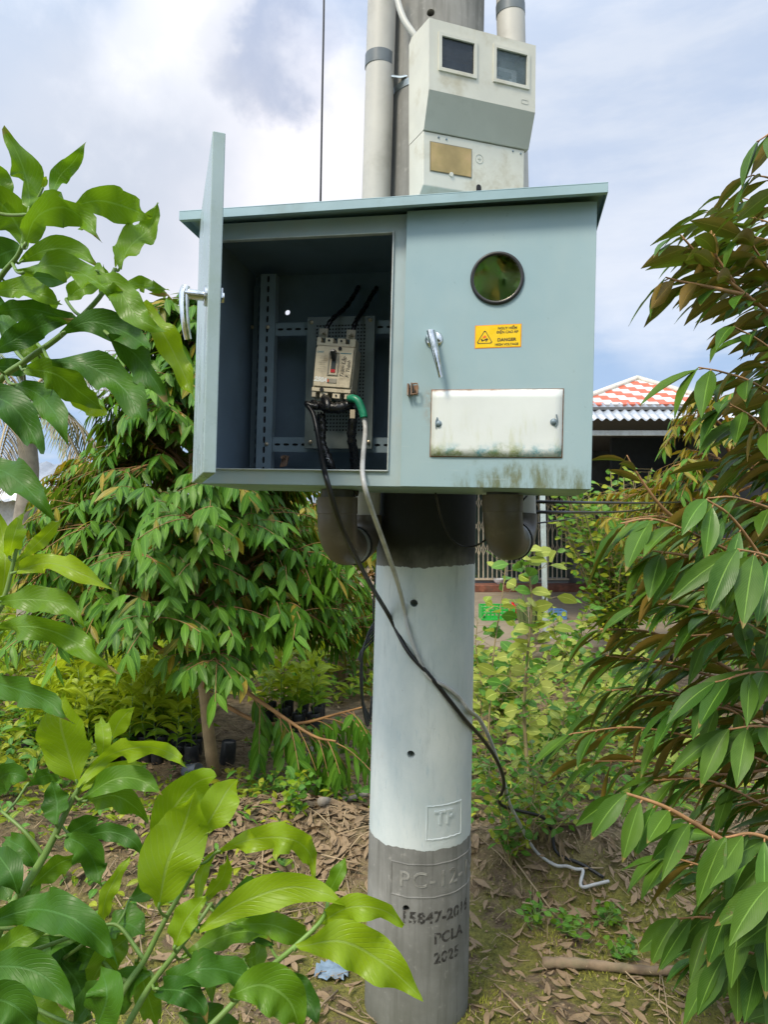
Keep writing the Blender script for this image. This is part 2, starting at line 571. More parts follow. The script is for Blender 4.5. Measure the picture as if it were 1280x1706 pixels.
def build_pole():
    root = thing('concrete_pole', 'round concrete utility pole, its middle painted pale blue white, with numbers stencilled near the foot',
                 'utility pole', (pole_x(0), PYC, 0))
    mb = MB()
    n = 96; zs = [-.4 + i * .1 for i in range(47)] + [5.5, 7.0]
    vs = [pole_pt(2 * math.pi * j / n, z) for z in zs for j in range(n)]
    fs = [(i * n + j, i * n + (j + 1) % n, (i + 1) * n + (j + 1) % n, (i + 1) * n + j) for i in range(len(zs) - 1) for j in range(n)]
    fs += [tuple(range(n))[::-1], tuple((len(zs) - 1) * n + j for j in range(n))]
    mb.add(vs, fs)
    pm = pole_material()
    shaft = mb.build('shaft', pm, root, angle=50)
    # bolt holes bored right into the shaft
    cm = MB()
    holes = [(690, 1005, .0125), (685, 1257, .0125), (677, 1514, .0115), (718, 21, .013)]
    for px, py, r in holes:
        p = on_pole(px, py)
        cm.lathe([(r, -.05), (r * .98, .07)], c=p, axis=(0.06, 1, 0), n=14)
    cut = cm.build('cut_tmp', pm, None, smooth=False)
    cut.parent = None
    cut.location = shaft.matrix_world.translation
    bo = shaft.modifiers.new('holes', 'BOOLEAN'); bo.object = cut; bo.operation = 'DIFFERENCE'; bo.solver = 'EXACT'
    # cutter in world space, shaft relative to its base
    cut.location = (0, 0, 0)
    bpy.context.view_layer.update()
    dg = bpy.context.evaluated_depsgraph_get()
    me = bpy.data.meshes.new_from_object(shaft.evaluated_get(dg), preserve_all_data_layers=True, depsgraph=dg)
    shaft.modifiers.clear()
    shaft.data = me
    me.name = 'shaft'
    bpy.data.objects.remove(cut)
    # raised lettering cast into the concrete
    def wrap(s, size, px, py, ext, bold, mat, name, left=False, off=0.0, spacing=1.0, zstretch=1.0):
        th0, z0 = pole_hit(px, py)
        vs, fs = text_geo(s, size, ext, bold, spacing)
        minx = min(v[0] for v in vs) if left else 0
        r = pole_r(z0)
        g = MB()
        g.add([pole_pt(th0 + (v[0] - minx) / r, z0 + v[1] * zstretch, v[2] + off) for v in vs], fs)
        return g.build(name, mat, root, smooth=False)
    wrap('TP', .062, 741, 1362, .0040, .0008, pm, 'cast_lettering')
    wrap('PC-12-190', .074, 667, 1464, .0022, .0002, simple('worn_cast_edge', (.28, .272, .245), .9, var=.3, scale=30), 'cast_lettering', left=True, spacing=1.12, zstretch=.95)
    ink = simple('stencil_ink', (.05, .045, .04), .8, var=.5, scale=70)
    b = ink.node_tree
    # worn ink: breaks up where the stencil missed
    nb = b.nodes; tcn = [q for q in nb if q.type == 'TEX_COORD'][0]
    tn = nb.new('ShaderNodeTexNoise'); tn.inputs['Scale'].default_value = 75; tn.inputs['Detail'].default_value = 6
    b.links.new(tcn.outputs['Object'], tn.inputs['Vector'])
    mr = nb.new('ShaderNodeMapRange'); mr.inputs[1].default_value = .36; mr.inputs[2].default_value = .56
    b.links.new(tn.outputs['Fac'], mr.inputs[0]); b.links.new(mr.outputs[0], nb['Principled BSDF'].inputs['Alpha'])
    wrap('15847-2016', .050, 672, 1528, .0, .0019, ink, 'stencilled_lettering', left=True, off=.0012, spacing=1.08)
    wrap('PCLA', .048, 750, 1558, .0, .0016, ink, 'stencilled_lettering', off=.0012, spacing=1.05)
    wrap('2025', .048, 746, 1592, .0, .0017, ink, 'stencilled_lettering', off=.0012, spacing=1.05)
    # raised frames round the cast letters
    def frame(x0, y0, x1, y1, extra=0.0, gap=()):
        a0, z0 = pole_hit(x0, y0); a1, z1 = pole_hit(x1, y1)
        a1 += extra
        g = MB()
        def run(p, q, n=14):
            g.tube([pole_pt(p[0] + (q[0] - p[0]) * i / n, p[1] + (q[1] - p[1]) * i / n + .0012 * math.sin(i * 2.3), -.0002) for i in range(n + 1)], .0027, 6)
        run((a0, z0), (a1, z0)); run((a0, z1), (a1, z1)); run((a0, z0), (a0, z1)); run((a1, z0), (a1, z1))
        g.build('cast_frame', pm, root)
    frame(712, 1344, 768, 1387)
    frame(653, 1434, 780, 1468, extra=.55)


build_pole()

# ------------------------------------------------------------------ local frames


def rot3(lean, tilt, yaw):
    return Matrix.Rotation(lean, 3, 'Y') @ Matrix.Rotation(tilt, 3, 'X') @ Matrix.Rotation(yaw, 3, 'Z')


class Frame:
    def __init__(s, O, Rm): s.O = V(O); s.R = Rm; s.Ri = Rm.transposed()

    def __call__(s, p): return s.O + s.R @ V(p)

    def hit(s, px, py, b=0.0):
        """local (x,z) of a photo pixel on the local plane y=b"""
        d = s.Ri @ raydir(px, py); o = s.Ri @ (V((0, 0, CAMZ)) - s.O)
        k = (b - o.y) / d.y
        q = o + d * k
        return q.x, q.z

    def wp(s, px, py, b):
        x, z = s.hit(px, py, b); return s((x, b, z))


CB = Frame((.501, 1.718, CAMZ + .067), rot3(R_(1.44), R_(-.36), R_(-10.12)))
CW, CH, CD = 1.03, .70, .42

# cabinet paints
paint = simple('cabinet_paint', (.285, .41, .45), .42, var=.07, scale=4, bump=.08, bscale=220, bdist=.001, dirt=((.17, .23, .22), .5), specks=(.28, .12, .05))
paint_shaded = simple('cabinet_paint_shaded', (.14, .195, .25), .5, var=.12, scale=5, dirt=((.09, .12, .13), .5))  # darker copy of the cabinet paint, the interior's shade in its colour
steel = simple('galvanised_steel', (.44, .50, .52), .38, .75, var=.18, scale=30, dirt=((.20, .19, .16), .5))
steel_dull = simple('dull_zinc', (.20, .26, .30), .5, .3, var=.15, scale=20, dirt=((.12, .11, .10), .5))
chrome = simple('worn_chrome', (.66, .67, .66), .18, 1.0, var=.15, scale=40, dirt=((.15, .19, .14), .7))
rust = simple('rusty_steel', (.26, .15, .09), .75, .2, var=.35, scale=60, dirt=((.30, .32, .30), .7))
dark = simple('hole_shade_black', (.012, .012, .014), .7)  # near-black colour standing in for the shade inside holes
rubber = simple('black_rubber', (.018, .018, .02), .45, var=.2)
tape = simple('black_tape', (.008, .008, .009), .28, var=.3, scale=60, bump=.6, bscale=120, bdist=.003)
cable_black = simple('black_cable_sheath', (.012, .012, .013), .35, var=.2, scale=20, dirt=((.07, .065, .06), .35))
cable_white = simple('pale_cable_sheath', (.50, .50, .49), .4, var=.1, scale=12, dirt=((.24, .23, .20), .75))
green_tape = simple('green_tape', (.015, .22, .12), .4, var=.2, scale=50, bump=.4, bscale=90)


def door_paint():
    b = NB('door_paint')
    x, y, z = b.xyz()
    f = b.ss(b.noise(3.5, 6), .3, .7)
    c = b.mix(f, (.275, .40, .445), (.325, .445, .48))
    c = b.mix(b.math('MULTIPLY', b.ss(b.noise(55, 5, .7), .64, .74), .5), c, (.17, .24, .25))
    c = b.mix(b.math('MULTIPLY', b.ss(b.noise(1.7, 8, .7, stretch=(1, 1, .4)), .5, .68), .35), c, (.36, .45, .45))
    # algae along the lower edge below the plate, and faint runs
    g = b.math('MULTIPLY', b.ss(z, .10, .0), b.ss(x, .08, .20))
    al = b.math('MULTIPLY', b.ss(b.math('ADD', b.noise(8, 7, .72), b.math('MULTIPLY', g, .34)), .60, .86), b.ss(x, .08, .2))
    al = b.math('MULTIPLY', al, b.ss(z, .13, .075))
    al = b.math('MULTIPLY', al, b.ss(b.noise(26, 6, .7, stretch=(1.5, 1.5, .35)), .36, .62))
    c = b.mix(b.math('MULTIPLY', al, .9), c, b.mix(b.noise(30, 5), (.17, .16, .06), (.10, .13, .05)))
    runs = b.math('MULTIPLY', b.ss(b.noise(16, 5, .6, stretch=(4, 4, .12)), .60, .75), b.ss(z, .35, .1))
    c = b.mix(b.math('MULTIPLY', runs, .2), c, (.35, .42, .36))
    sp_ = b.math('MULTIPLY', b.ss(b.noise(42, 5, .75), .69, .73), b.ss(b.noise(2.5, 4, .7), .48, .6))
    c = b.mix(b.math('MULTIPLY', sp_, .8), c, (.27, .13, .06))
    scr = b.math('MULTIPLY', b.ss(b.noise(14, 3, .5, stretch=(.5, .5, 9)), .66, .70), b.ss(b.noise(2.2, 3), .5, .6))
    c = b.mix(b.math('MULTIPLY', scr, .35), c, (.45, .52, .52))
    # rust bleeding from the hasp
    rx = b.math('ABSOLUTE', b.math('SUBTRACT', x, .083))
    rr = b.math('MULTIPLY', b.ss(rx, .022, .0), b.math('MULTIPLY', b.ss(z, .26, .225), b.ss(z, .12, .22)))
    c = b.mix(b.math('MULTIPLY', b.math('MULTIPLY', rr, b.ss(b.noise(50, 5, .7), .35, .65)), .55), c, (.30, .20, .12))
    b.setin(b.p.inputs['Base Color'], c)
    b.setin(b.p.inputs['Roughness'], b.ss(b.noise(9, 4), .2, .8, .34, .50))
    b.bump(b.noise(240, 3), .08, .001)
    return b.m


door_mat = door_paint()
CROOT = thing('electrical_cabinet', 'grey blue steel electrical cabinet strapped to the pole, its left door hanging open',
              'electrical cabinet', CB((-.515, 0.2, 0)))


def holed(mb, x0, x1, z0, z1, cx, cz, r, y, n=48):
    ang = [2 * math.pi * i / n for i in range(n)]
    for ex in (x0, x1):
        for ez in (z0, z1): ang.append(math.atan2(ez - cz, ex - cx) % (2 * math.pi))
    ang = sorted(set(round(a, 6) for a in ang))
    inn = []; out = []
    for a in ang:
        u, w = math.cos(a), math.sin(a)
        k = min([(e - cx) / u for e in (x0, x1) if abs(u) > 1e-6 and (e - cx) / u > 0] + [(e - cz) / w for e in (z0, z1) if abs(w) > 1e-6 and (e - cz) / w > 0])
        inn.append((cx + u * r, y, cz + w * r)); out.append((cx + u * k, y, cz + w * k))
    k = len(ang)
    mb.add(out + inn, [(i, (i + 1) % k, k + (i + 1) % k, k + i) for i in range(k)])


def mirror_glass():
    b = NB('coated_window_glass')
    b.p.inputs['Base Color'].default_value = (.80, .76, .62, 1); b.p.inputs['Metallic'].default_value = 1
    b.setin(b.p.inputs['Roughness'], b.ss(b.noise(20, 4), .3, .8, .02, .12)); b.bump(b.noise(14, 2), .06, .003)
    return b.m


def build_cabinet():
    # shell: back (with a cable hole the sky shows through), sides, floor, ceiling, front frame
    mb = MB(CB); fy = .018
    hx, hz = CB.hit(479.5, 521, CD)
    holed(mb, -CW, 0, 0, CH, hx, hz, .0085, CD)
    mb.add([(-CW, fy, 0), (-CW, CD, 0), (-CW, CD, CH), (-CW, fy, CH)], [(0, 1, 2, 3)])
    mb.add([(0, fy, 0), (0, CD, 0), (0, CD, CH), (0, fy, CH)], [(3, 2, 1, 0)])
    mb.add([(-CW, fy, 0), (0, fy, 0), (0, CD, 0), (-CW, CD, 0)], [(3, 2, 1, 0)])
    mb.add([(-CW, fy, CH), (0, fy, CH), (0, CD, CH), (-CW, CD, CH)], [(0, 1, 2, 3)])
    ox0, ox1, oz0, oz1 = -.995, -.501, .037, .657
    for a in ((-CW, ox0, 0, CH), (ox1, 0, 0, CH), (ox0, ox1, 0, oz0), (ox0, ox1, oz1, CH)):
        mb.cur = 1; mb.add([(a[0], fy, a[2]), (a[1], fy, a[2]), (a[1], fy, a[3]), (a[0], fy, a[3])], [(0, 1, 2, 3)])
    o = mb.build('body', [paint, simple('faded_frame_paint', (.37, .46, .48), .42, var=.08, scale=4, dirt=((.45, .45, .40), .5))], CROOT, smooth=False, solid=.0022)
    # partition between the two compartments, in the shade-darkened paint
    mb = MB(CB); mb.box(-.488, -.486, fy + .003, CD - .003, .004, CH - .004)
    mb.build('partition', paint_shaded, CROOT, smooth=False)
    # inner faces in a darker copy of the paint, interior shade put in
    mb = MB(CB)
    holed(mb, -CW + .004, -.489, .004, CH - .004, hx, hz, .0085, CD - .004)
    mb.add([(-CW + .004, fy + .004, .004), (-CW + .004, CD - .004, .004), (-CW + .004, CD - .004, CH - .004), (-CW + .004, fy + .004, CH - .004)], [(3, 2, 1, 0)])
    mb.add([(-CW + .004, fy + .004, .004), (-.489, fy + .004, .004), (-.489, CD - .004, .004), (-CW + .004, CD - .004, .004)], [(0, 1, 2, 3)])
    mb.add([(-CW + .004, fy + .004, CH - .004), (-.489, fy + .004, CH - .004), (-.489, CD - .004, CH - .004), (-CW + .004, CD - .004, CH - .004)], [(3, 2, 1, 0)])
    mb.build('shaded_inner_skin', paint_shaded, CROOT, smooth=False)
    # turned edge round the opening, bare metal on its rim
    mb = MB(CB); t = .0035
    mb.box(ox1 - t, ox1, fy - .009, fy + .012, oz0, oz1); mb.box(ox0, ox1 - t, fy - .009, fy + .012, oz0, oz0 + t)
    mb.box(ox0, ox1 - t, fy - .004, fy + .012, oz1 - t, oz1); mb.box(ox0, ox0 + t, fy - .009, fy + .012, oz0 + t, oz1 - t)
    mb.build('opening_rim', simple('pale_rim', (.50, .54, .53), .45, .2, dirt=((.25, .2, .15), .5)), CROOT, bevel=.001)
    # roof with a folded fascia
    mb = MB(CB)
    zl, zr = .700, .712
    x0, x1, y0, y1 = -1.066, .020, -.05, .455
    def rz(x): return zl + (zr - zl) * (x - x0) / (x1 - x0)
    h = .0115; d = .0135; t = .002
    def slab(xa, xb, ya, yb, lo, hi):
        mb.add([(xa, ya, rz(xa) + lo), (xb, ya, rz(xb) + lo), (xb, yb, rz(xb) + lo), (xa, yb, rz(xa) + lo),
                (xa, ya, rz(xa) + hi), (xb, ya, rz(xb) + hi), (xb, yb, rz(xb) + hi), (xa, yb, rz(xa) + hi)],
               [(0, 3, 2, 1), (4, 5, 6, 7), (0, 1, 5, 4), (1, 2, 6, 5), (2, 3, 7, 6), (3, 0, 4, 7)])
    slab(x0, x1, y0, y1, h - .003, h)
    slab(x0, x1, y0, y0 + t, -d, h - .003)
    slab(x0, x0 + t, y0 + t, y1, -d, h - .003); slab(x1 - t, x1, y0 + t, y1, -d, h - .003)
    slab(x0 + t, x1 - t, y0 + t, y0 + .014, -d, -d + t)   # return under the front edge
    mb.build('roof', paint, CROOT, bevel=.0012)
    # right door, closed: panel with a round opening, folded edges
    x0, x1 = -.466, 0
    droot_mb = MB(CB)
    holed(droot_mb, x0 + .0, x1, 0, CH, -.236, .520, .058, 0)
    for a in ((x0, x0, 0, CH), (x1, x1, 0, CH)):
        droot_mb.add([(a[0], 0, 0), (a[0], .0165, 0), (a[0], .0165, CH), (a[0], 0, CH)], [(0, 1, 2, 3)])
    for z in (0, CH):
        droot_mb.add([(x0, 0, z), (x1, 0, z), (x1, .0165, z), (x0, .0165, z)], [(0, 1, 2, 3)])
    bm_door = droot_mb.build('closed_door', door_mat, CROOT, smooth=False, solid=.0018)
    tag(bm_door, 'closed right hand door with round window, algae along its lower edge')
    # round gasket and glass
    mb = MB(CB); mb.lathe([(.0580, .0), (.0575, .006), (.0595, .0085), (.0635, .0085), (.066, .006), (.0665, -.002)], c=(-.236, .0, .520), axis=(0, -1, 0), n=56, cap=False)
    mb.build('window_gasket', rubber, bm_door, angle=60)
    mb = MB(CB); mb.lathe([(.0578, 0), (.0578, .002)], c=(-.236, -.002, .520), axis=(0, -1, 0), n=56)
    mb.build('window_glass', mirror_glass(), bm_door, angle=60)
    # handle
    def handle(fr, parent, cx, cz, ex, ez, sc_=1.0):
        m_ = MB(fr)
        m_.lathe([(.0225, -.001), (.0225, .003), (.019, .006)], c=(cx + .004, 0, cz - .002), axis=(0, -1, 0), n=28)
        m_.lathe([(.0125, .004), (.012, .030), (.010, .036), (.0, .038)], c=(cx, 0, cz), axis=(0, -1, 0), n=22, cap=False)
        pts = []; rs = []
        for i in range(9):
            t_ = i / 8
            pts.append((cx + (ex - cx) * t_, -.030 - .010 * math.sin(t_ * 2.6), cz + .012 + (ez - cz - .012) * t_)); rs.append(.0135 - .0062 * t_)
        m_.tube(catmull(pts, 2), [.0135 - .0062 * i / 16 for i in range(17)], 14, squash=.62)
        return m_.build('handle', chrome, parent, angle=50)
    handle(CB, bm_door, -.394, .372, -.366, .268)
    # padlock hasp, rusty
    mb = MB(CB)
    lx, lz = CB.hit(689, 650, 0)
    mb.box(lx - .013, lx - .009, -.022, .0, lz - .016, lz + .013); mb.box(lx - .004, lx - .001, -.022, .0, lz - .015, lz + .015)
    mb.tube([(lx - .001, -.018, lz + .013), (lx + .012, -.02, lz + .013), (lx + .014, -.02, lz + .004), (lx + .013, -.02, lz - .012), (lx, -.018, lz - .014)], .0022, 8)
    mb.box(lx + .001, lx + .012, -.004, -.0015, lz - .012, lz + .012)
    mb.build('hasp', rust, bm_door, angle=30)
    # white cover plate
    b = NB('cover_plate_enamel')
    x, y, z = b.xyz()
    n1 = b.noise(11, 7, .7)
    c = b.mix(b.ss(b.noise(5, 4), .3, .7), (.62, .65, .64), (.70, .73, .71))
    lo = b.ss(b.math('ADD', z, b.math('MULTIPLY', n1, .05)), .105, .135, 1, 0)
    c = b.mix(b.math('MULTIPLY', lo, b.ss(b.noise(26, 6, .7), .38, .62)), c, b.mix(b.ss(b.noise(9, 3), .45, .55), (.10, .34, .42), (.20, .26, .09)))
    yl = b.math('MULTIPLY', b.ss(b.noise(14, 6, .65, stretch=(2, 2, .4)), .52, .72), b.ss(z, .22, .10))
    c = b.mix(b.math('MULTIPLY', yl, .5), c, (.45, .47, .24))
    hi = b.ss(b.math('ADD', z, b.math('MULTIPLY', b.noise(18, 6, .7), .02)), .243, .252)
    c = b.mix(b.math('MULTIPLY', hi, .9), c, (.26, .12, .05))
    sp = b.ss(b.noise(60, 5, .7), .70, .76)
    c = b.mix(b.math('MULTIPLY', sp, .7), c, (.20, .22, .16))
    b.setin(b.p.inputs['Base Color'], c); b.p.inputs['Roughness'].default_value = .5
    b.bump(n1, .2, .003)
    pmat = b.m
    px0, px1, pz0, pz1 = -.391, -.071, .077, .2415
    mb = MB(CB)
    nx = 16; nz = 8
    vs = []; 
    for j in range(nz + 1):
        for i in range(nx + 1):
            u, w = i / nx, j / nz
            vs.append((px0 + (px1 - px0) * u, -.0045 - .0012 * math.sin(u * 5.2 + 1) * (.3 + .7 * abs(w - .5)), pz0 + (pz1 - pz0) * w + .0016 * math.sin(u * 3.1) * (1 if w > .5 else -.8)))
    mb.add(vs, [(j * (nx + 1) + i, j * (nx + 1) + i + 1, (j + 1) * (nx + 1) + i + 1, (j + 1) * (nx + 1) + i) for j in range(nz) for i in range(nx)])
    plate = mb.build('cover_plate', pmat, bm_door, solid=.0024)
    mb = MB(CB)
    e = .0028
    mb.box(px0 - e, px1 + e, -.0022, -.0009, pz0 - e, pz1 + e)
    mb.build('plate_edge', rust, bm_door, smooth=False)
    for px, py in ((731, 706), (923, 703)):
        x_, z_ = CB.hit(px, py, -.006)
        mb = MB(CB)
        mb.lathe([(.0085, 0), (.0085, .0015), (.0055, .002), (.0055, .006), (.003, .0075)], c=(x_, -.0055, z_), axis=(0, -1, 0), n=18)
        mb.tube([(x_ - .006, -.008, z_ - .01), (x_ - .0065, -.009, z_ + .004), (x_ - .003, -.009, z_ + .016)] if px < 800 else
                [(x_ + .005, -.008, z_ - .011), (x_ + .0095, -.009, z_ + .002), (x_ + .006, -.009, z_ + .018)], .0018, 6)
        mb.build('wing_screw', steel_dull, bm_door, angle=40)
    # warning sticker
    ex0, ex1, ez0, ez1 = -.2875, -.1735, .347, .4045
    mb = MB(CB)
    def tilt(p): return (p[0], p[1], p[2] + (p[0] + .23) * .02)
    mb.f = lambda p: CB(tilt(p))
    mb.box(ex0, ex1, -.0016, -.0011, ez0, ez1)
    st = mb.build('warning_sticker', simple('sticker_orange', (.80, .27, .02), .4, var=.05), bm_door, smooth=False)
    sty = simple('sticker_yellow', (.86, .56, .01), .38, var=.05, scale=30)
    mb = MB(lambda p: CB(tilt(p))); mb.box(ex0 + .0018, ex1 - .0018, -.0019, -.0016, ez0 + .0018, ez1 - .0018)
    # yellow field, black lettering, triangle and the figure all on the sticker
    mb.cur = 1
    w_, h_ = ex1 - ex0, ez1 - ez0
    def put(s, size, ux, uz, bold, sx=1.0):
        vs, fs = text_geo(s, size, 0, bold)
        wd = max(v[0] for v in vs) - min(v[0] for v in vs)
        kx = sx / wd
        mb.add([(ex0 + w_ * ux + v[0] * kx, -.0023, ez0 + h_ * uz + v[1]) for v in vs], fs)
    put('NGUY HIỂM', .0088, .70, .83, .00022, .046)
    put('ĐIỆN CAO ÁP', .0088, .70, .66, .00022, .053)
    put('DANGER', .0110, .69, .33, .00035, .046)
    put('HIGH VOLTAGE', .0078, .69, .13, .00022, .057)
    tx, tz, tr = ex0 + w_ * .215, ez0 + h_ * .40, .0205
    def ring(poly, y, th):
        cx = sum(p[0] for p in poly) / len(poly); cz = sum(p[1] for p in poly) / len(poly)
        k = len(poly); inn = [(cx + (p[0] - cx) * (1 - th), y, cz + (p[1] - cz) * (1 - th)) for p in poly]
        mb.add([(p[0], y, p[1]) for p in poly] + inn, [(i, (i + 1) % k, k + (i + 1) % k, k + i) for i in range(k)])
    poly = []
    for k in range(3):
        a = math.pi / 2 + k * 2 * math.pi / 3
        for q in (-.6, -.3, 0, .3, .6):
            poly.append((tx + math.cos(a) * tr * .8 + math.cos(a + q) * tr * .2, tz + (math.sin(a) * tr * .8 + math.sin(a + q) * tr * .2) * .98))
    ring(poly, -.0023, .13)
    # lying figure
    for bar in ((-.008, -.004, .008, -.0015, .0016), (-.006, -.0065, -.004, -.0035, .0012), (.003, -.007, .006, -.003, .0012), (-.009, -.001, -.006, -.001, .0022), (.0, -.002, .007, .001, .0014)):
        x0_, z0_, x1_, z1_, w2 = bar
        d_ = V((x1_ - x0_, 0, z1_ - z0_)).normalized(); nrm = V((-d_.z, 0, d_.x)) * w2 / 2 * 1.4
        a = V((tx + x0_, -.0023, tz + z0_)); c_ = V((tx + x1_, -.0023, tz + z1_))
        mb.add([a + nrm, a - nrm, c_ - nrm, c_ + nrm], [(0, 1, 2, 3)])
    mb.cur = 2
    for zx, zz, s_ in ((-.001, .006, 1), (.002, .0055, .8), (-.004, .0045, .7)):
        mb.add([(tx + zx - .0012 * s_, -.0023, tz + zz - .004 * s_), (tx + zx + .0012 * s_, -.0023, tz + zz - .004 * s_), (tx + zx + .002 * s_, -.0023, tz + zz + .001 * s_), (tx + zx, -.0023, tz + zz + .004 * s_), (tx + zx - .0015 * s_, -.0023, tz + zz)], [(0, 1, 2, 3, 4)])
    mb.build('sticker_print', [sty, simple('print_black', (.03, .03, .025), .5), simple('print_red', (.75, .12, .02), .5)], st if False else bm_door, smooth=False)
    # left door, open
    da = R_(62.2); dl = .475; L = -CW
    ca, sa = math.cos(da), math.sin(da)
    DF = lambda p: CB((L + p[0] * ca + p[1] * sa, -p[0] * sa + p[1] * ca, p[2]))
    mb = MB(DF)
    mb.add([(0, 0, 0), (dl, 0, 0), (dl, 0, CH), (0, 0, CH)], [(0, 1, 2, 3)])
    dth = .024
    mb.add([(dl, 0, 0), (dl, dth, 0), (dl, dth, CH), (dl, 0, CH)], [(0, 1, 2, 3)])
    mb.add([(0, 0, 0), (dl, 0, 0), (dl, dth, 0), (0, dth, 0)], [(3, 2, 1, 0)])
    mb.add([(0, 0, CH), (dl, 0, CH), (dl, dth, CH), (0, dth, CH)], [(0, 1, 2, 3)])
    mb.add([(0, 0, 0), (0, dth, 0), (0, dth, CH), (0, 0, CH)], [(3, 2, 1, 0)])
    # inward return of the folded edge
    mb.add([(dl, dth, 0), (dl - .02, dth, 0), (dl - .02, dth, CH), (dl, dth, CH)], [(0, 1, 2, 3)])
    od = mb.build('open_door', simple('open_door_paint', (.36, .455, .475), .30, var=.08, scale=5, dirt=((.26, .34, .27), .45), specks=(.30, .14, .06)), CROOT, smooth=False, solid=.0018, bevel=.001)
    tag(od, 'open left hand door seen almost edge on')
    m_ = MB(DF)
    hx_, hz_ = dl - .040, .372
    m_.lathe([(.021, .0), (.021, .006), (.018, .008)], c=(hx_, 0, hz_), axis=(0, -1, 0), n=26)
    m_.lathe([(.011, .006), (.0105, .046)], c=(hx_, 0, hz_), axis=(0, -1, 0), n=20)
    m_.tube(catmull([(hx_, -.044, hz_ + .016), (hx_, -.047, hz_), (hx_, -.046, hz_ - .03), (hx_ - .004, -.042, hz_ - .065), (hx_ - .01, -.036, hz_ - .092)], 4),
            [.010 + .003 * math.sin(min(1, i / 4) * 1.5) - .0045 * i / 16 for i in range(17)], 14, squash=.7)
    m_.lathe([(.011, -.026), (.011, -.034)], c=(hx_, 0, hz_), axis=(0, -1, 0), n=18)
    m_.box(hx_ - .012, hx_ + .036, .026, .029, hz_ - .010, hz_ + .010)
    m_.build('handle', chrome, od, angle=50)
    # slotted rails
    mb = MB(CB); perf(mb, -.966, -.917, .042, .662, 1, 20, .30, .0025, .0042, .0105)
    mb.add([(-.917, .30, .042), (-.917, .33, .042), (-.917, .33, .662), (-.917, .30, .662)], [(0, 1, 2, 3)]); mb.cur = 1; mb.box(-.962, -.921, .306, .308, .045, .66)  # black strip behind the slots paints their shade
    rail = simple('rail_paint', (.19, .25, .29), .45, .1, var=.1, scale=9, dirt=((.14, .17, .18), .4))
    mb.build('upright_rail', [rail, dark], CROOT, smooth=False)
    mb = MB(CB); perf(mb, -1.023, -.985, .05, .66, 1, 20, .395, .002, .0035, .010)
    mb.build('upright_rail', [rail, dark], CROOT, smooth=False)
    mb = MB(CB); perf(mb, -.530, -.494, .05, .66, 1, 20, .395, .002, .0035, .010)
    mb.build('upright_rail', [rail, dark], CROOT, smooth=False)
    for z0, z1 in ((.473, .513), (.115, .160)):
        mb = MB(CB); perf(mb, -.917, -.489, z0, z1, 15, 1, .312, .0025, .0095, .0040)
        mb.add([(-.917, .312, z1), (-.489, .312, z1), (-.489, .335, z1), (-.917, .335, z1)], [(0, 1, 2, 3)]); mb.cur = 1; mb.box(-.915, -.49, .318, .320, z0 + .004, z1 - .004)  # black strip added so the slots look dark
        mb.build('cross_rail', [rail, dark], CROOT, smooth=False)
    # perforated mounting plate
    X0, X1, Z0, Z1 = -.809, -.601, .124, .521
    mb = MB(CB); y = .288
    m1 = .026
    perf(mb, X0 + m1, X1 - m1 - .0, Z0 + .05, Z1 - .022, 16, 31, y, .002, .0031, .0031)
    for a in ((X0, X0 + m1, Z0, Z1), (X1 - m1, X1, Z0, Z1), (X0 + m1, X1 - m1, Z0, Z0 + .05), (X0 + m1, X1 - m1, Z1 - .022, Z1)):
        mb.add([(a[0], y, a[2]), (a[1], y, a[2]), (a[1], y, a[3]), (a[0], y, a[3])], [(0, 1, 2, 3)])
    for a in (X0, X1): mb.add([(a, y, Z0), (a, y + .018, Z0), (a, y + .018, Z1), (a, y, Z1)], [(0, 1, 2, 3)])
    for a in (Z0, Z1): mb.add([(X0, y, a), (X1, y, a), (X1, y + .018, a), (X0, y + .018, a)], [(0, 1, 2, 3)])
    mb.cur = 1; mb.box(X0 + .02, X1 - .02, y + .006, y + .008, Z0 + .04, Z1 - .015)  # black sheet behind the perforations, painting the dark of the holes
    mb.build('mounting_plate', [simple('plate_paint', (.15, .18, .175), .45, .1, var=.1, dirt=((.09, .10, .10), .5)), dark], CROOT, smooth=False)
    for px, py, b_ in ((517, 737, .288), (614, 737, .288), (519, 537, .288), (617, 533, .288), (446, 545, .30), (444, 740, .30), (420, 545, .39)):
        x_, z_ = CB.hit(px, py, b_)
        mb = MB(CB); mb.lathe([(.0062, 0), (.0062, .0022), (.004, .003), (.004, .006), (.0025, .007)], c=(x_, b_, z_), axis=(0, -1, 0), n=14)
        mb.build('screw', simple('brassy_screw', (.40, .34, .24), .4, .7), CROOT, angle=40)
    # rusty bracket at the cabinet floor
    x_, z_ = CB.hit(474, 768, .33)
    mb = MB(CB); mb.prism([(x_ - .014, z_ - .02), (x_ + .008, z_ - .016), (x_ + .016, z_ + .016), (x_ - .004, z_ + .018)], .325, .33); mb.box(x_ - .005, x_ + .006, .31, .325, z_ + .006, z_ + .014)
    mb.build('bracket', rust, CROOT, angle=30)


build_cabinet()

# ------------------------------------------------------------------ circuit breaker
BX0, BZ0, BY = -.7025, .349, .2


def BF(p):  # breaker frame: x right, y depth behind its front, z up, turned clockwise
    a = R_(4.4); c, s = math.cos(a), math.sin(a)
    return CB((BX0 + p[0] * c + p[2] * s, BY + p[1], BZ0 - p[0] * s + p[2] * c))


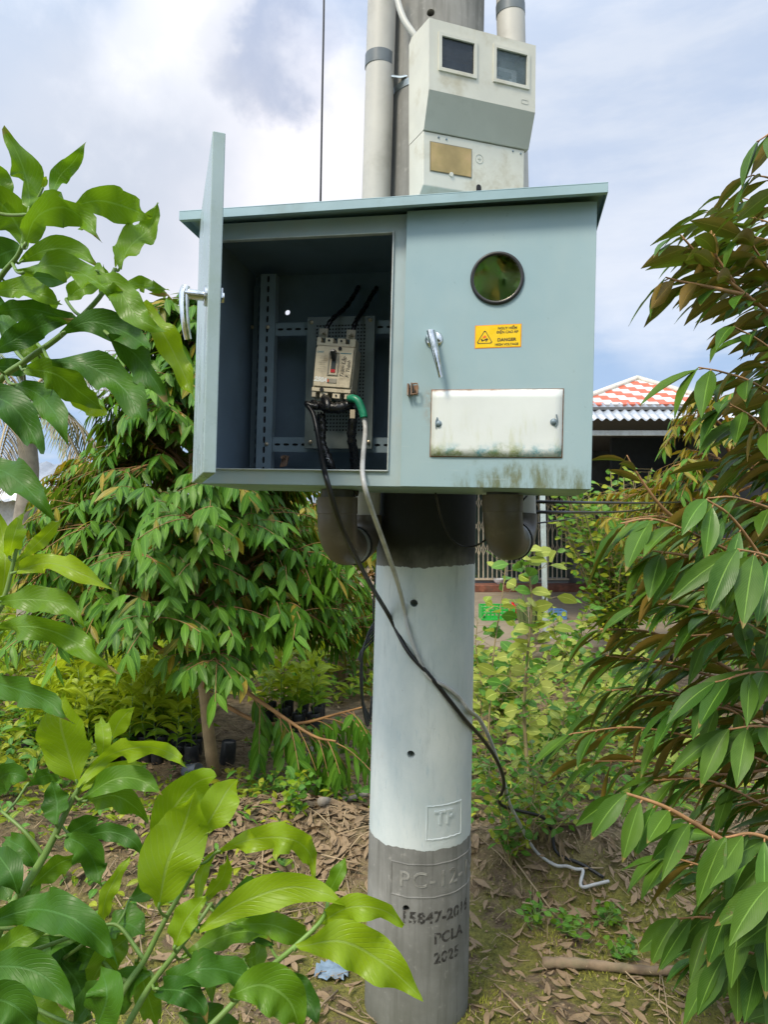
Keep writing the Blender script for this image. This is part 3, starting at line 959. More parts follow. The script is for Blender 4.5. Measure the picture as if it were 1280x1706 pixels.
def build_breaker():
    r = thing('circuit_breaker', 'dirty cream circuit breaker with a black toggle and 250A in white, inside the open cabinet',
              'circuit breaker', BF((0, .08, -.086)))
    cream = simple('grimy_cream_plastic', (.66, .57, .42), .5, var=.12, scale=25, bump=.1, bscale=80, dirt=((.20, .14, .08), .75))
    mb = MB(BF)
    w = .0585
    mb.box(-w, w, .012, .085, -.062, .063)
    mb.build('case', cream, r, bevel=.002)
    mb = MB(BF)
    # raised face with notched terminal shrouds above and below
    mb.prism([(-.055, -.058), (.055, -.058), (.0565, .060), (-.052, .060), (-.0565, .054)], 0, .0118)
    mb.build('front_face', cream, r, bevel=.0022)
    mb = MB(BF)
    def castle(z0, z1, dirn):
        # four posts with gaps
        xs = [(-.058, -.046), (-.033, -.010), (.004, .027), (.040, .0575)]
        pts = [(-.058, z0)]
        out = []
        for a, b_ in xs: out += [(a, z0), (a, z1), (b_, z1), (b_, z0)]
        base = z0 - .008 * dirn
        poly = [(-.058, base)] + out + [(.0575, base)]
        if dirn > 0: poly = poly[::-1]
        mb.prism(poly, .006, .05)
    castle(.070, .0855, 1)
    mb.build('terminal_shroud', cream, r, bevel=.0012)
    mb = MB(BF)
    castle(-.072, -.0885, -1)
    mb.box(-.0585, .0575, .003, .04, -.0718, -.0605)
    mb.build('terminal_shroud', cream, r, bevel=.0012)
    mb = MB(BF)
    for R0, x_, y_, z_ in ((.0032, -.0215, .0055, .0775), (.0032, .0155, .0055, .0775), (.0055, .0155, -.0005, .054), (.0028, -.0215, .0055, -.080), (.0028, .0155, .0055, -.080), (.0028, .05, .0055, -.080), (.0062, -.028, .0025, -.0665)):
        mb = MB(BF); mb.lathe([(R0, 0), (R0, .002)], c=(x_, y_, z_), axis=(0, -1, 0), n=14); mb.build('screw_hole', dark, r)
    mb = MB(BF)
    # escutcheon frame
    a0, a1, c0, c1 = -.016, .0155, -.024, .044
    t = .0035
    for q in ((a0, a1, c0, c0 + t), (a0, a1, c1 - t, c1), (a0, a0 + t, c0 + t, c1 - t), (a1 - t, a1, c0 + t, c1 - t)):
        mb.box(q[0], q[1], -.0028, .0, q[2], q[3])
    mb.box(-.014, .014, -.0018, 0, -.046, -.033)
    mb.build('escutcheon', simple('escutcheon_grey', (.36, .33, .27), .5), r, bevel=.0006)
    mb = MB(BF); mb.box(-.0065, .007, -.0012, -.0002, -.011, .040)
    slot = mb.build('toggle_slot', simple('slot_grey', (.05, .06, .065), .5), r)
    mb = MB(BF)
    mb.prism([(-.0, .048), (-.022, .047), (-.024, .040), (-.010, .022), (0, .018)], -.0065, .0055, plane='yz')
    tg = mb.build('toggle', simple('toggle_black', (.02, .022, .025), .35), r, bevel=.0012)
    mb = MB(BF); mb.box(-.0065, .007, -.0020, -.0013, -.0155, -.0062)
    mb.build('off_flag', simple('flag_red', (.55, .02, .03), .4), r)
    mb = MB(BF); mb.box(-.0125, -.0085, -.003, -.0018, -.044, -.036)
    mb.build('test_button', simple('button_red', (.75, .13, .05), .4), r)
    mb = MB(BF)
    def put(s, size, x, z, rot=0, bold=0, shear=0, sx=1.0):
        vs, fs = text_geo(s, size, 0, bold, shear=shear)
        c, sn = math.cos(rot), math.sin(rot)
        mb.add([(x + (v[0] * sx * c - v[1] * sn), -.0006, z + (v[0] * sx * sn + v[1] * c)) for v in vs], fs)
    put('250A', .0180, -.034, -.038, R_(-3), .0011, .25)
    wh = mb.build('painted_rating', simple('white_marker', (.85, .85, .82), .6), r, smooth=False)
    mb = MB(BF)
    put('Trạm Lập', .0155, .029, .002, R_(86), .00008, .25, .95)
    mb.build('handwriting', simple('marker_ink', (.03, .03, .035), .6), r, smooth=False)
    mb = MB(BF)
    put('F. Thành', .0150, .045, -.003, R_(88), .00008, .25, .95)
    mb.build('handwriting', simple('marker_ink', (.03, .03, .035), .6), r, smooth=False)
    mb = MB(BF)
    for k in range(8):
        mb.box(-.047 + .004 * (k % 3), -.022, -.0006, -.0004, .030 - k * .0062, .0304 - k * .0062)
    mb.build('fine_print', simple('print_grey', (.22, .19, .15), .6), r, smooth=False)
    mb = MB(BF); put('CHNT', .0075, -.042, .0415, 0, .0001)
    mb.build('printed_name', simple('print_teal', (.03, .22, .30), .5), r, smooth=False)
    mb = MB(BF)
    mb.box(.018, .050, -.0008, -.0003, .0405, .0422)
    mb.build('printed_line', simple('print_teal', (.03, .22, .30), .5), r, smooth=False)
    for x_ in (-.042, .040):
        mb = MB(BF)
        zz = .0985
        mb.box(x_ - .013, x_ + .013, .010, .016, zz - .014, zz + .014)
        mb.lathe([(.0105, 0), (.0105, .002)], c=(x_, .010, zz), axis=(0, -1, 0), n=20)
        mb.lathe([(.0072, .002), (.0072, .008)], c=(x_, .010, zz), axis=(0, -1, 0), n=6)
        mb.lathe([(.004, .008), (.0036, .014)], c=(x_, .010, zz), axis=(0, -1, 0), n=14)
        mb.build('terminal_bolt', simple('bolt_metal', (.30, .26, .20), .38, .8, dirt=((.08, .06, .05), .8)), r, angle=30)


build_breaker()

# ------------------------------------------------------------------ cables inside and below the cabinet


def cable(name, label, pts, r, mat, n=10, sm=6, cat='cable', group=None, seal=True):
    P = catmull(pts, sm)
    mb = MB()
    if isinstance(r, (list, tuple)):
        rr = []
        for i in range(len(P)):
            q = i / (len(P) - 1) * (len(r) - 1); k = min(int(q), len(r) - 2)
            rr.append(r[k] + (r[k + 1] - r[k]) * (q - k))
        r = rr
    mb.tube(P, r, n)
    o = mb.build(name, mat, loc=tuple(P[-1]), angle=180)
    tag(o, label, cat, group)
    return o


W = CB.wp
bk = []
for px, py, b_ in ((513, 676, .17), (522, 690, .155), (529, 720, .13), (535, 760, .07), (541, 786, .0), (547, 808, -.02)): bk.append(W(px, py, b_))
bk += [at(566, 870, 1.86), at(590, 922, 1.98), at(618, 975, 2.15), on_pole(648, 1025, .009), on_pole(680, 1085, .009), on_pole(713, 1122, .009), on_pole(748, 1165, .009),
       on_pole(776, 1200, .01), at(800, 1226, 2.46), at(822, 1256, 2.6), at(836, 1285, 2.72), at(840, 1310, 2.8), at(833, 1338, 2.88), at(862, 1350, 2.95),
       at(905, 1362, 3.05), at(920, 1385, 3.1), at(928, 1420, 3.2), at(970, 1440, 3.22), at(1006, 1462, 3.2)]
def gz_rough(x, y): return .15 * math.exp(-((y - 3.45) / .34) ** 2) + .10 * math.exp(-(((x - .85) / .42) ** 2 + ((y - 3.25) / .3) ** 2)) + .05


def lift(p):
    # keep the loose ends on top of the soil: slide along the line of sight until clear
    c = V((0, 0, CAMZ)); k = 1.0
    while k > .6:
        q = c + (p - c) * k
        if q.z > gz_rough(q.x, q.y) + .03: break
        k -= .004
    return q


bk = bk[:-6] + [lift(p) for p in bk[-6:]]
cable('black_cable', 'long black cable hanging from the breaker down across the painted pole to the ground', bk, .0070, cable_black)
wt = [W(605, 690, .15), W(609, 715, .14), W(606, 750, .08), W(604, 786, .0), W(609, 815, -.02), at(620, 850, 1.84), at(640, 905, 1.96), at(662, 968, 2.16),
      on_pole(674, 1015, .008), on_pole(681, 1050, .008), on_pole(695, 1090, .008), on_pole(715, 1128, .008), on_pole(745, 1145, .008), on_pole(768, 1165, .008),
      on_pole(781, 1183, .012), at(800, 1200, 2.5), at(820, 1240, 2.62), at(841, 1305, 2.8), at(848, 1335, 2.88), at(868, 1375, 2.98), at(893, 1418, 3.1), at(925, 1441, 3.2),
      at(945, 1443, 3.2), at(960, 1448, 3.18), at(972, 1450, 3.16), at(968, 1470, 3.13), at(972, 1478, 3.1), at(990, 1474, 3.1), at(1015, 1468, 3.08)]
wt = wt[:-12] + [lift(p) for p in wt[-12:]]
wc = cable('white_cable', 'long pale grey cable with green taped end, hanging over the painted pole', wt, .0068, cable_white)
mb = MB(); mb.tube(catmull([W(583, 664, .17), W(590, 664, .155), W(598, 670, .15), W(605, 688, .148), W(606.5, 696, .147)], 5), .0112, 12)
mb.build('green_tape_sleeve', green_tape, wc, angle=180)
# taped joint under the breaker
mb = MB()
P = catmull([W(520, 670, .2), W(540, 678, .18), W(560, 680, .17), W(578, 676, .18), W(590, 668, .19)], 6)
mb.tube(P, [.008 + .008 * math.sin(math.pi * i / (len(P) - 1)) + .002 * math.sin(i * 2.1) for i in range(len(P))], 12)
mb.tube(catmull([W(540, 662, .19), W(546, 672, .165), W(545, 684, .16)], 4), [.010, .013, .014, .013, .012, .012, .011, .011, .010], 10)
mb.tube(catmull([W(510, 672, .178), W(518, 676, .17), W(530, 678, .175)], 4), [.008, .010, .011, .010, .009, .009, .010, .010, .011], 10)
o = mb.build('taped_joint', tape, loc=tuple(W(555, 684, .17)), angle=180)
tag(o, 'lumpy joint of cables wrapped in black tape just below the circuit breaker', 'cable joint')
mb = MB(); mb.box(-.006, .006, -.003, .003, -.010, .010)
mb2 = MB(lambda p: CB((p[0] + W_x, p[1], p[2] + W_z))); W_x, W_z = CB.hit(588, 690, .155)
mb2.box(-.007, .007, .150, .156, -.012, .012); mb2.build('kraft_tape', simple('kraft_tape', (.42, .34, .24), .6), o)


def seg_cable(name, label, pts, r, grp):
    P = catmull(pts, 7)
    mb = MB()
    mb.tube(P, [r * (1 + .10 * math.sin(i * 1.7) + .06 * math.sin(i * 3.9)) for i in range(len(P))], 12)
    o_ = mb.build(name, tape, loc=tuple(P[-1]), angle=180)
    tag(o_, label, 'cable', grp)
    return o_


G1 = 'thick black taped cables in the cabinet'
ca_ = seg_cable('feeder_cable', 'thick black taped cable with a white marked end, left one below the breaker', [W(535, 690, .2), W(537, 710, .2), W(536, 735, .20), W(543, 755, .20), W(552, 778, .19), W(560, 812, .24)], .0125, G1)
mb = MB()
for k, (px, py) in enumerate(((547, 764), (549, 769), (551, 773))):
    p = W(px, py, .178); mb.tube([p + V((-.005, 0, .002)), p + V((.003, 0, -.002))], .0012, 5)
mb.build('white_mark', simple('white_marker', (.8, .8, .8)), ca_)
seg_cable('feeder_cable', 'thick black taped cable hanging straight down, right one below the breaker', [W(590, 680, .2), W(588, 700, .2), W(586, 730, .21), W(590, 755, .23), W(591, 790, .27), W(590, 825, .3)], .0135, G1)
seg_cable('feeder_cable', 'thick black cable rising from the left top bolt of the breaker into the dark', [BF((-.042, .028, .09)), BF((-.042, .034, .115)), BF((-.032, .05, .15)), BF((-.01, .10, .20)), BF((.0, .16, .26)), BF((0, .205, .30))], .0072, G1)
seg_cable('feeder_cable', 'thick black cable rising from the right top bolt of the breaker into the dark', [BF((.040, .028, .09)), BF((.040, .034, .115)), BF((.042, .05, .15)), BF((.05, .10, .20)), BF((.055, .16, .26)), BF((.058, .205, .30))], .0072, G1)

# ------------------------------------------------------------------ conduits
pvc = simple('grey_conduit_pvc', (.50, .48, .43), .5, var=.08, scale=6, bump=.05, bscale=80, dirt=((.33, .31, .26), .5))
pvc_d = simple('sooty_conduit_pvc', (.11, .09, .068), .42, var=.2, scale=9, dirt=((.25, .22, .17), .55))
tape_g = simple('grey_tape', (.13, .15, .16), .4, var=.2)


def u_path(a, bpt, zb, rad, n=8):
    """from a (top of front leg) down, under, and up to bpt"""
    a = V(a); b_ = V(bpt)
    h = V((b_.x - a.x, b_.y - a.y, 0)); L_ = h.length; h.normalize()
    out = [a, V((a.x, a.y, zb + rad))]
    for i in range(1, n + 1):
        t = math.pi / 2 * i / n
        out.append(V((a.x, a.y, zb + rad)) + h * (rad - rad * math.cos(t)) - V((0, 0, rad * math.sin(t))))
    m1 = len(out)
    e = V((b_.x, b_.y, zb + rad))
    for i in range(0, n + 1):
        t = math.pi / 2 * i / n
        out.append(e - h * (rad - rad * math.sin(t)) - V((0, 0, rad * math.cos(t))))
    out.append(b_)
    return out, m1


def conduit(label, fpx, fY, bpx, bY, bottom, rf, rb, rad, up_pts, ztop_sock, r_up, bpy_=830):
    p = at(fpx, 820, fY)
    q = at(bpx, bpy_, bY)
    zb = at(fpx, bottom, fY).z + rf
    root = thing('cable_conduit', label, 'conduit', (q.x, q.y, zb - rf))
    path, m1 = u_path((p.x, p.y, ztop_sock), (q.x, q.y, at(bpx, 858, bY).z), zb, rad)
    mb = MB(); mb.tube(path[:m1] + [path[m1 - 1].lerp(path[m1], .25)], rf, 28)
    mb.build('elbow', pvc_d, root, angle=60)
    # collar of the front socket
    mb = MB(); mb.lathe([(rf * .86, .0), (rf * 1.035, 0.0), (rf * 1.035, -.048), (rf * .99, -.050)], c=(p.x, p.y, ztop_sock + .002), n=28); mb.build('socket', pvc_d, root, angle=50)
    mb = MB(); mb.tube([(p.x, p.y, ztop_sock - .01), (p.x, p.y, CB((0, 0, 0)).z + .012)], rf * .83, 24); mb.build('pipe_stub', simple('dark_pipe', (.05, .055, .055), .45), root)
    # ring and second elbow
    a = path[m1 - 1]; b_ = path[m1]; d = (b_ - a).normalized()
    mb = MB(); mb.lathe([(rf * .9, 0), (rf * 1.0, .001), (rf * 1.0, .028), (rf * .9, .029)], c=a.lerp(b_, .30), axis=d, n=28); mb.build('grey_sleeve', simple('sleeve_grey', (.30, .31, .31), .35, dirt=((.12, .11, .1), .5)), root, angle=50)
    mb = MB(); mb.lathe([(rf * .9, 0), (rf * 1.07, .001), (rf * 1.07, .009), (rf * .9, .010)], c=a.lerp(b_, .30) + d * .030, axis=d, n=28); mb.build('seal_ring', rubber, root, angle=50)
    mb = MB(); mb.tube([a.lerp(b_, .30) + d * .030] + path[m1 + 1:], rf * .93, 26); mb.build('elbow', pvc_d, root, angle=60)
    # rising pipe
    mb = MB(); P = [V((q.x, q.y, path[-1].z - .02))] + up_pts
    mb.tube(catmull(P, 5), r_up, 28); mb.build('rising_pipe', pvc, root, angle=60)
    return root


topZ = 4.6
up = at(635, 60, 2.34); up2 = at(627, 328, 2.34)
dirv = (up - up2)
cr = conduit('grey plastic conduit climbing the left side of the pole from a brown elbow', 562, 2.08, 609, 2.35, 945, .058, .05, .085,
             [up2, up, up + dirv * 2.4], 1.655 + .05, .0475)
mb = MB()
c = at(633, 100, 2.34); ax = dirv.normalized()
mb.lathe([(.0478, 0), (.0489, .0005), (.0489, .042), (.0478, .0425)], c=c - ax * .03, axis=ax, n=28, cap=False)
mb.build('tape_band', tape_g, cr, angle=50)
up = at(852, 50, 2.38); up2 = at(858, 330, 2.38); dirv = up - up2
cr = conduit('grey plastic conduit right of the pole and meter box, ending in a sooty elbow', 838, 2.02, 869, 2.28, 936, .056, .05, .08,
             [up2, up, up + dirv * 2.4], 1.655 + .055, .0475)
mb = MB(); c = at(851, 18, 2.38); ax = dirv.normalized()
mb.lathe([(.0478, 0), (.0489, .0005), (.0489, .036), (.0478, .0365)], c=c - ax * .02, axis=ax, n=28, cap=False)
mb.build('tape_band', tape_g, cr, angle=50)
# slim pipe hugging the pole next to the left conduit
# ------------------------------------------------------------------ meter box
MF = Frame((.133, 2.08, CAMZ + 1.469), rot3(R_(-.06), R_(3.7), R_(21.9)))


def build_meter():
    W_, h1, d2, h2, h3, bd = .371, .204, .035, .303, .478, .146
    root = thing('meter_box', 'pale plastic electricity meter box with two windows, mounted on the pole above the cabinet', 'meter box', MF((W_ / 2, bd, -h3)))
    pl = simple('weathered_meter_plastic', (.64, .63, .55), .55, var=.06, scale=6, bump=.12, bscale=150, dirt=((.42, .37, .25), .7))
    pl_shaded = simple('shaded_meter_plastic', (.45, .46, .40), .6, var=.06, scale=6, bump=.12, bscale=150, dirt=((.28, .28, .24), .5))  # darker copy of the housing plastic, shade of the down-facing slope painted in
    wins = []
    for c4 in (((737, 58), (788, 121)), ((826, 82), (879, 143))):
        x0, z1 = MF.hit(*c4[0]); x1, z0 = MF.hit(*c4[1])
        wins.append((x0, x1, z0, z1))
    wins[0] = (.030, .131, -.148, -.038); 
    a = MF.hit(736, 60); b_ = MF.hit(790, 72); c_ = MF.hit(737, 112); 
    wins = [(a[0], b_[0], MF.hit(737, 113)[1], a[1]), (MF.hit(827, 80)[0], MF.hit(878, 92)[0], MF.hit(828, 132)[1], MF.hit(827, 80)[1])]
    t = .004
    mb = MB(MF)
    zt = 0; zb = -h1
    (ax0, ax1, az0, az1), (bx0, bx1, bz0, bz1) = wins
    # front wall as strips round the two openings
    for q in ((0, ax0, zb, zt), (ax1, bx0, zb, zt), (bx1, W_, zb, zt), (ax0, ax1, zb, az0), (ax0, ax1, az1, zt), (bx0, bx1, zb, bz0), (bx0, bx1, bz1, zt)):
        mb.add([(q[0], 0, q[2]), (q[1], 0, q[2]), (q[1], 0, q[3]), (q[0], 0, q[3])], [(0, 1, 2, 3)])
    # sides, top, back
    side = [(0, 0), (0, -h1), (d2, -h2), (d2 + .01, -h2 - .002), (bd, -h2 - .002), (bd, .0), (bd - .02, .012)]
    for x in (0, W_): mb.add([(x, p[0], p[1]) for p in side], [tuple(range(7)) if x else tuple(range(7))[::-1]])
    mb.add([(0, 0, 0), (W_, 0, 0), (W_, bd - .02, .012), (0, bd - .02, .012), (W_, bd, 0), (0, bd, 0), (W_, bd, -h2), (0, bd, -h2)], [(0, 1, 2, 3), (3, 2, 4, 5), (5, 4, 6, 7)])
    mb.add([(0, d2, -h2), (W_, d2, -h2), (W_, bd, -h2), (0, bd, -h2)], [(3, 2, 1, 0)])
    mb.cur = 1
    mb.add([(0, 0, -h1), (W_, 0, -h1), (W_, d2, -h2), (0, d2, -h2)], [(0, 3, 2, 1)])
    mb.build('housing', [pl, pl_shaded], root, smooth=False, bevel=.003)
    for k, (x0, x1, z0, z1) in enumerate(wins):
        m_ = MB(MF); e = .010
        for q in ((x0 - e, x1 + e, z1, z1 + e), (x0 - e, x1 + e, z0 - e, z0), (x0 - e, x0, z0, z1), (x1, x1 + e, z0, z1)):
            m_.box(q[0], q[1], -.0045, .002, q[2], q[3])
        fr = m_.build('window_frame', pl, root, smooth=False)
        m_ = MB(MF); m_.box(x0, x1, .0030, .0045, z0, z1)
        m_.build('pane', emboss_glass('meter_pane_%s' % 'ab'[k], (.05, .065, .085) if k == 0 else (.20, .27, .30), .55 if k == 0 else .35, .06), fr)
    x0, x1, z0, z1 = wins[1]
    m_ = MB(MF); m_.box(x0 + .012, x1 - .01, .040, .1, z0 - .02, z1 - .028); m_.cur = 1; m_.box(x0 + .03, x1 - .03, .037, .0399, z0 + .035, z1 - .04)
    m_.lathe([(.02, 0), (.02, .004)], c=((x0 + x1) / 2, .0395, z0 + .018), axis=(0, -1, 0), n=20)
    m_.build('meter', [simple('meter_white', (.80, .86, .88), .4), simple('meter_dial', (.35, .42, .42), .3)], root, bevel=.002)
    x0, x1, z0, z1 = wins[0]
    m_ = MB(MF); m_.box(x0 + .02, x1 + .01, .055, .1, z0 - .02, z1 - .03)
    m_.build('meter', simple('meter_dark', (.10, .115, .14), .5), root, bevel=.002)
    # lower cover
    y0 = d2 + .005
    m_ = MB(MF)
    cov = [(y0, -h2 - .003), (y0, -h3 + .012), (y0 + .03, -h3 - .012), (bd, -h3 - .012), (bd, -h2 - .003)]
    m_.prism(cov[::-1], .0, W_ - .012, plane='yz')
    cv = m_.build('terminal_cover', pl, root, bevel=.003, smooth=False)
    A = MF.hit(718, 237, y0); B = MF.hit(785, 247, y0); C_ = MF.hit(719, 284, y0)
    m_ = MB(MF); m_.box(A[0] - .003, B[0] + .003, y0 - .0012, y0 - .0002, C_[1] - .003, A[1] + .003)
    m_.build('amber_window_dark_border', simple('cover_shadow_line', (.22, .20, .14), .6), cv)  # thin border coloured dark as the shadow line round the window
    m_ = MB(MF); m_.box(A[0], B[0], y0 - .003, y0 - .0015, C_[1], A[1])
    m_.build('amber_window', simple('amber_acrylic', (.40, .29, .11), .18, var=.3, scale=7, dirt=((.55, .33, .20), .7)), cv)
    m_ = MB(MF); hx_, hz_ = MF.hit(752, 291, y0); m_.lathe([(.008, 0), (.0065, .004)], c=(hx_, y0, hz_), axis=(0, -1, 0), n=12); m_.build('clip', pl, cv)
    hx_, hz_ = MF.hit(799, 265, y0)
    m_ = MB(MF)
    k = 28
    m_.tube([(hx_ + .0135 * math.cos(2 * math.pi * i / k), y0 - .0003, hz_ + .0135 * math.sin(2 * math.pi * i / k)) for i in range(k + 1)], .0009, 6, cap=False)
    m_.box(hx_ - .006, hx_ + .006, y0 - .001, y0, hz_ - .0008, hz_ + .0008); m_.box(hx_ - .0008, hx_ + .0008, y0 - .0012, y0, hz_ - .006, hz_ + .006)
    m_.build('moulded_emblem', pl_shaded, cv)
    hx_, hz_ = MF.hit(798, 312, y0)
    m_ = MB(MF); poly = [(hx_ + .0085 * math.cos(a_), hz_ + .0085 * math.sin(a_)) for a_ in [math.pi * i / 10 for i in range(11)]] + [(hx_ - .0085, hz_ - .02), (hx_ + .0085, hz_ - .02)]
    m_.prism(poly, y0 - .0012, y0 - .0002); m_.build('keyhole', dark, cv)
    for px, py in ((731, 229), (744, 232), (855, 252), (868, 256)):
        hx_, hz_ = MF.hit(px, py, y0); m_ = MB(MF)
        m_.lathe([(.0032, 0), (.0032, .0018), (.0018, .003)], c=(hx_, y0, hz_), axis=(0, -1, 0), n=12); m_.build('screw', steel_dull, cv)
    hx_, hz_ = MF.hit(875, 170, 0); m_ = MB(MF)
    k = 24; m_.tube([(hx_ + .0125 * max(-1, min(1, 1.25 * math.cos(2 * math.pi * i / k))), -.0003, hz_ + .006 * max(-1, min(1, 1.25 * math.sin(2 * math.pi * i / k)))) for i in range(k + 1)], .0007, 5, cap=False)
    m_.build('moulded_badge', pl_shaded, root)


build_meter()
# steel strap holding the meter box
mb = MB()
zc = at(660, 132, 2.3).z
vs = []; n = 64
for z in (zc - .011, zc + .011):
    for rr in (.0006, .0026):
        for j in range(n): vs.append(pole_pt(2 * math.pi * j / n, z, rr))
fs = []
for j in range(n):
    k = (j + 1) % n
    fs += [(n + j, n + k, 3 * n + k, 3 * n + j), (j, k, n + k, n + j), (2 * n + j, 2 * n + k, 3 * n + k, 3 * n + j)]
mb.add(vs, fs)
o = mb.build('clamp_band', steel, loc=tuple(pole_pt(math.pi, zc)))
p = on_pole(667, 132, .003)
mb = MB(); mb.tube([p + V((-.03, -.015, .002)), p + V((.0, -.012, 0)), p + V((.05, -.01, .012))], .010, 8, squash=.35)
mb.build('buckle', steel, o)
tag(o, 'shiny steel band clamped round the pole behind the meter box', 'clamp')
cable('flexible_hose', 'thin grey flexible hose entering the top left of the meter box', [at(655, -60, 2.26), at(662, -5, 2.24), at(672, 30, 2.22), at(690, 58, 2.2), at(705, 80, 2.2)], .0105,
      simple('hose_grey', (.46, .46, .42), .5, dirt=((.3, .28, .24), .5)), cat='hose')
cable('overhead_wire', 'single thin black wire dropping from above onto the cabinet roof', [at(541, -300, 2.12), at(540, -20, 2.1), at(537, 160, 2.1), at(534, 344, 2.1)], .0032, cable_black, 6, cat='wire')
# thin wire looping below the cabinet
cable('looped_wire', 'thin black wire looping under the cabinet in front of the dark part of the pole', [at(726, 822, 2.1), at(735, 862, 2.18), at(752, 898, 2.22), at(778, 912, 2.22), at(806, 902, 2.15), at(842, 868, 2.2), at(880, 824, 2.2)], .0032, cable_black, 6, cat='wire')
# bundle of black wires hanging on the left of the pole
mbw = MB()
random.seed(5)
for k in range(6):
    dx = random.uniform(-8, 8)
    mbw.tube(catmull([at(628, 1030 + 6 * k, 2.5), at(612 - k * 3 + dx * .3, 1058 + k * 7, 2.46), at(600 + dx * .5, 1110, 2.45), at(602 + dx * .4, 1165, 2.45), at(612 + dx * .3, 1210 - k * 4, 2.5), at(620, 1160 + 8 * k, 2.52)], 6), .0033, 6)
mbw.tube(catmull([at(627, 945, 2.55), at(622, 1010, 2.5), at(625, 1075, 2.5)], 5), .003, 6)
o = mbw.build('wire_bundle', cable_black, loc=tuple(at(612, 1190, 2.5)), angle=180)
tag(o, 'loose coil of thin black wires hung on the left flank of the pole', 'wire coil')

# ------------------------------------------------------------------ ground


def gz(x, y):
    """height of the soil"""
    z = .035 * noise.noise(V((x * .9, y * .9, 3.1))) + .018 * noise.noise(V((x * 4, y * 4, 1.1))) + .012 * noise.noise(V((x * 11, y * 11, 5.1)))
    rid = math.exp(-((y - 3.45 - .25 * noise.noise(V((x * .7, 0, 9)))) / .34) ** 2) * (.15 + .10 * noise.noise(V((x * 1.6, 2.2, 0))))
    rid += .10 * math.exp(-(((x - .85) / .42) ** 2 + ((y - 3.25) / .3) ** 2))
    rid += .06 * math.exp(-(((x + .45) / .4) ** 2 + ((y - 3.7) / .3) ** 2))
    lump = .02 * noise.noise(V((x * 7, y * 7, 7.7))) * min(1, rid * 9)
    far = max(0.0, min(1.0, (y - 7.2) / .8)) * max(0.0, min(1.0, (x - .6) / .5)) * .06
    return z * (1 - min(1, far * 12)) + rid + lump - .0 * far - (.05 if far > .03 else 0)


def ground_material():
    b = NB('garden_soil')
    n1 = b.noise(1.3, 7, .62); n2 = b.noise(9, 8, .68); n3 = b.noise(45, 6, .7)
    x, y, z = b.xyz()
    c = b.mix(b.ss(n2, .3, .7), (.14, .095, .050), (.36, .255, .15))
    c = b.mix(b.math('MULTIPLY', b.ss(n3, .55, .7), .6), c, (.52, .41, .26))
    c = b.mix(b.math('MULTIPLY', b.ss(b.noise(20, 5, .7), .52, .66), .6), c, (.06, .04, .025))
    moss = b.math('MULTIPLY', b.ss(b.math('ADD', n1, b.math('MULTIPLY', b.math('SUBTRACT', n2, .5), .9)), .36, .52), b.math('ADD', b.ss(y, 3.2, 2.8), .25), clamp=True)
    moss = b.math('MULTIPLY', moss, b.ss(y, 6.5, 3.0))
    c = b.mix(b.math('MULTIPLY', moss, .85), c, b.mix(b.ss(n3, .35, .65), (.11, .12, .012), (.26, .25, .035)))
    b.setin(b.p.inputs['Base Color'], c); b.p.inputs['Roughness'].default_value = .95
    b.bump(b.math('ADD', n2, b.math('MULTIPLY', n3, .8)), 1.0, .035)
    return b.m


def axis_pts(lo, hi, mid0, mid1, fine, grow=1.16):
    pts = []
    x = mid0
    while x < mid1: pts.append(x); x += fine
    st = fine
    while x < hi: pts.append(x); st *= grow; x += st
    pts.append(hi)
    x = mid0; st = fine; left = []
    while x > lo: st *= grow; x -= st; left.append(max(x, lo))
    return left[::-1] + pts


xs = axis_pts(-120, 120, -2.6, 2.6, .045); ys = axis_pts(-30, 160, 1.9, 5.2, .04, 1.1)
mb = MB(); nx = len(xs)
mb.add([(x, y, gz(x, y)) for y in ys for x in xs], [(j * nx + i, j * nx + i + 1, (j + 1) * nx + i + 1, (j + 1) * nx + i) for j in range(len(ys) - 1) for i in range(nx - 1)])
o = mb.build('ground', ground_material(), loc=(0, 0, 0), angle=180)
tag(o, kind='structure')

# dead leaves: nobody could count them
b = NB('dead_leaves')
geo = b.n('ShaderNodeNewGeometry'); rnd = geo.outputs['Random Per Island']
rmp = b.n('ShaderNodeValToRGB')  # tan to brown; b.l(rnd, rmp.inputs[0])
cr_ = rmp.color_ramp
cols = [(0, (.05, .03, .018)), (.2, (.17, .105, .05)), (.45, (.30, .21, .115)), (.65, (.16, .105, .06)), (.82, (.46, .37, .25)), (.93, (.60, .54, .42)), (1, (.38, .20, .09))]
cr_.elements[0].color = (*cols[0][1], 1); cr_.elements[1].color = (*cols[-1][1], 1)
for p, c in cols[1:-1]: cr_.elements.new(p).color = (*c, 1)
c = b.mix(b.math('MULTIPLY', b.ss(b.noise(25, 5, .7), .4, .7), .45), rmp.outputs[0], (.12, .08, .05))
b.setin(b.p.inputs['Base Color'], c); b.p.inputs['Roughness'].default_value = .75
b.bump(b.noise(90, 4), .4, .003)
dead = b.m
LW = [.12, .62, .96, .88, .5, .08]


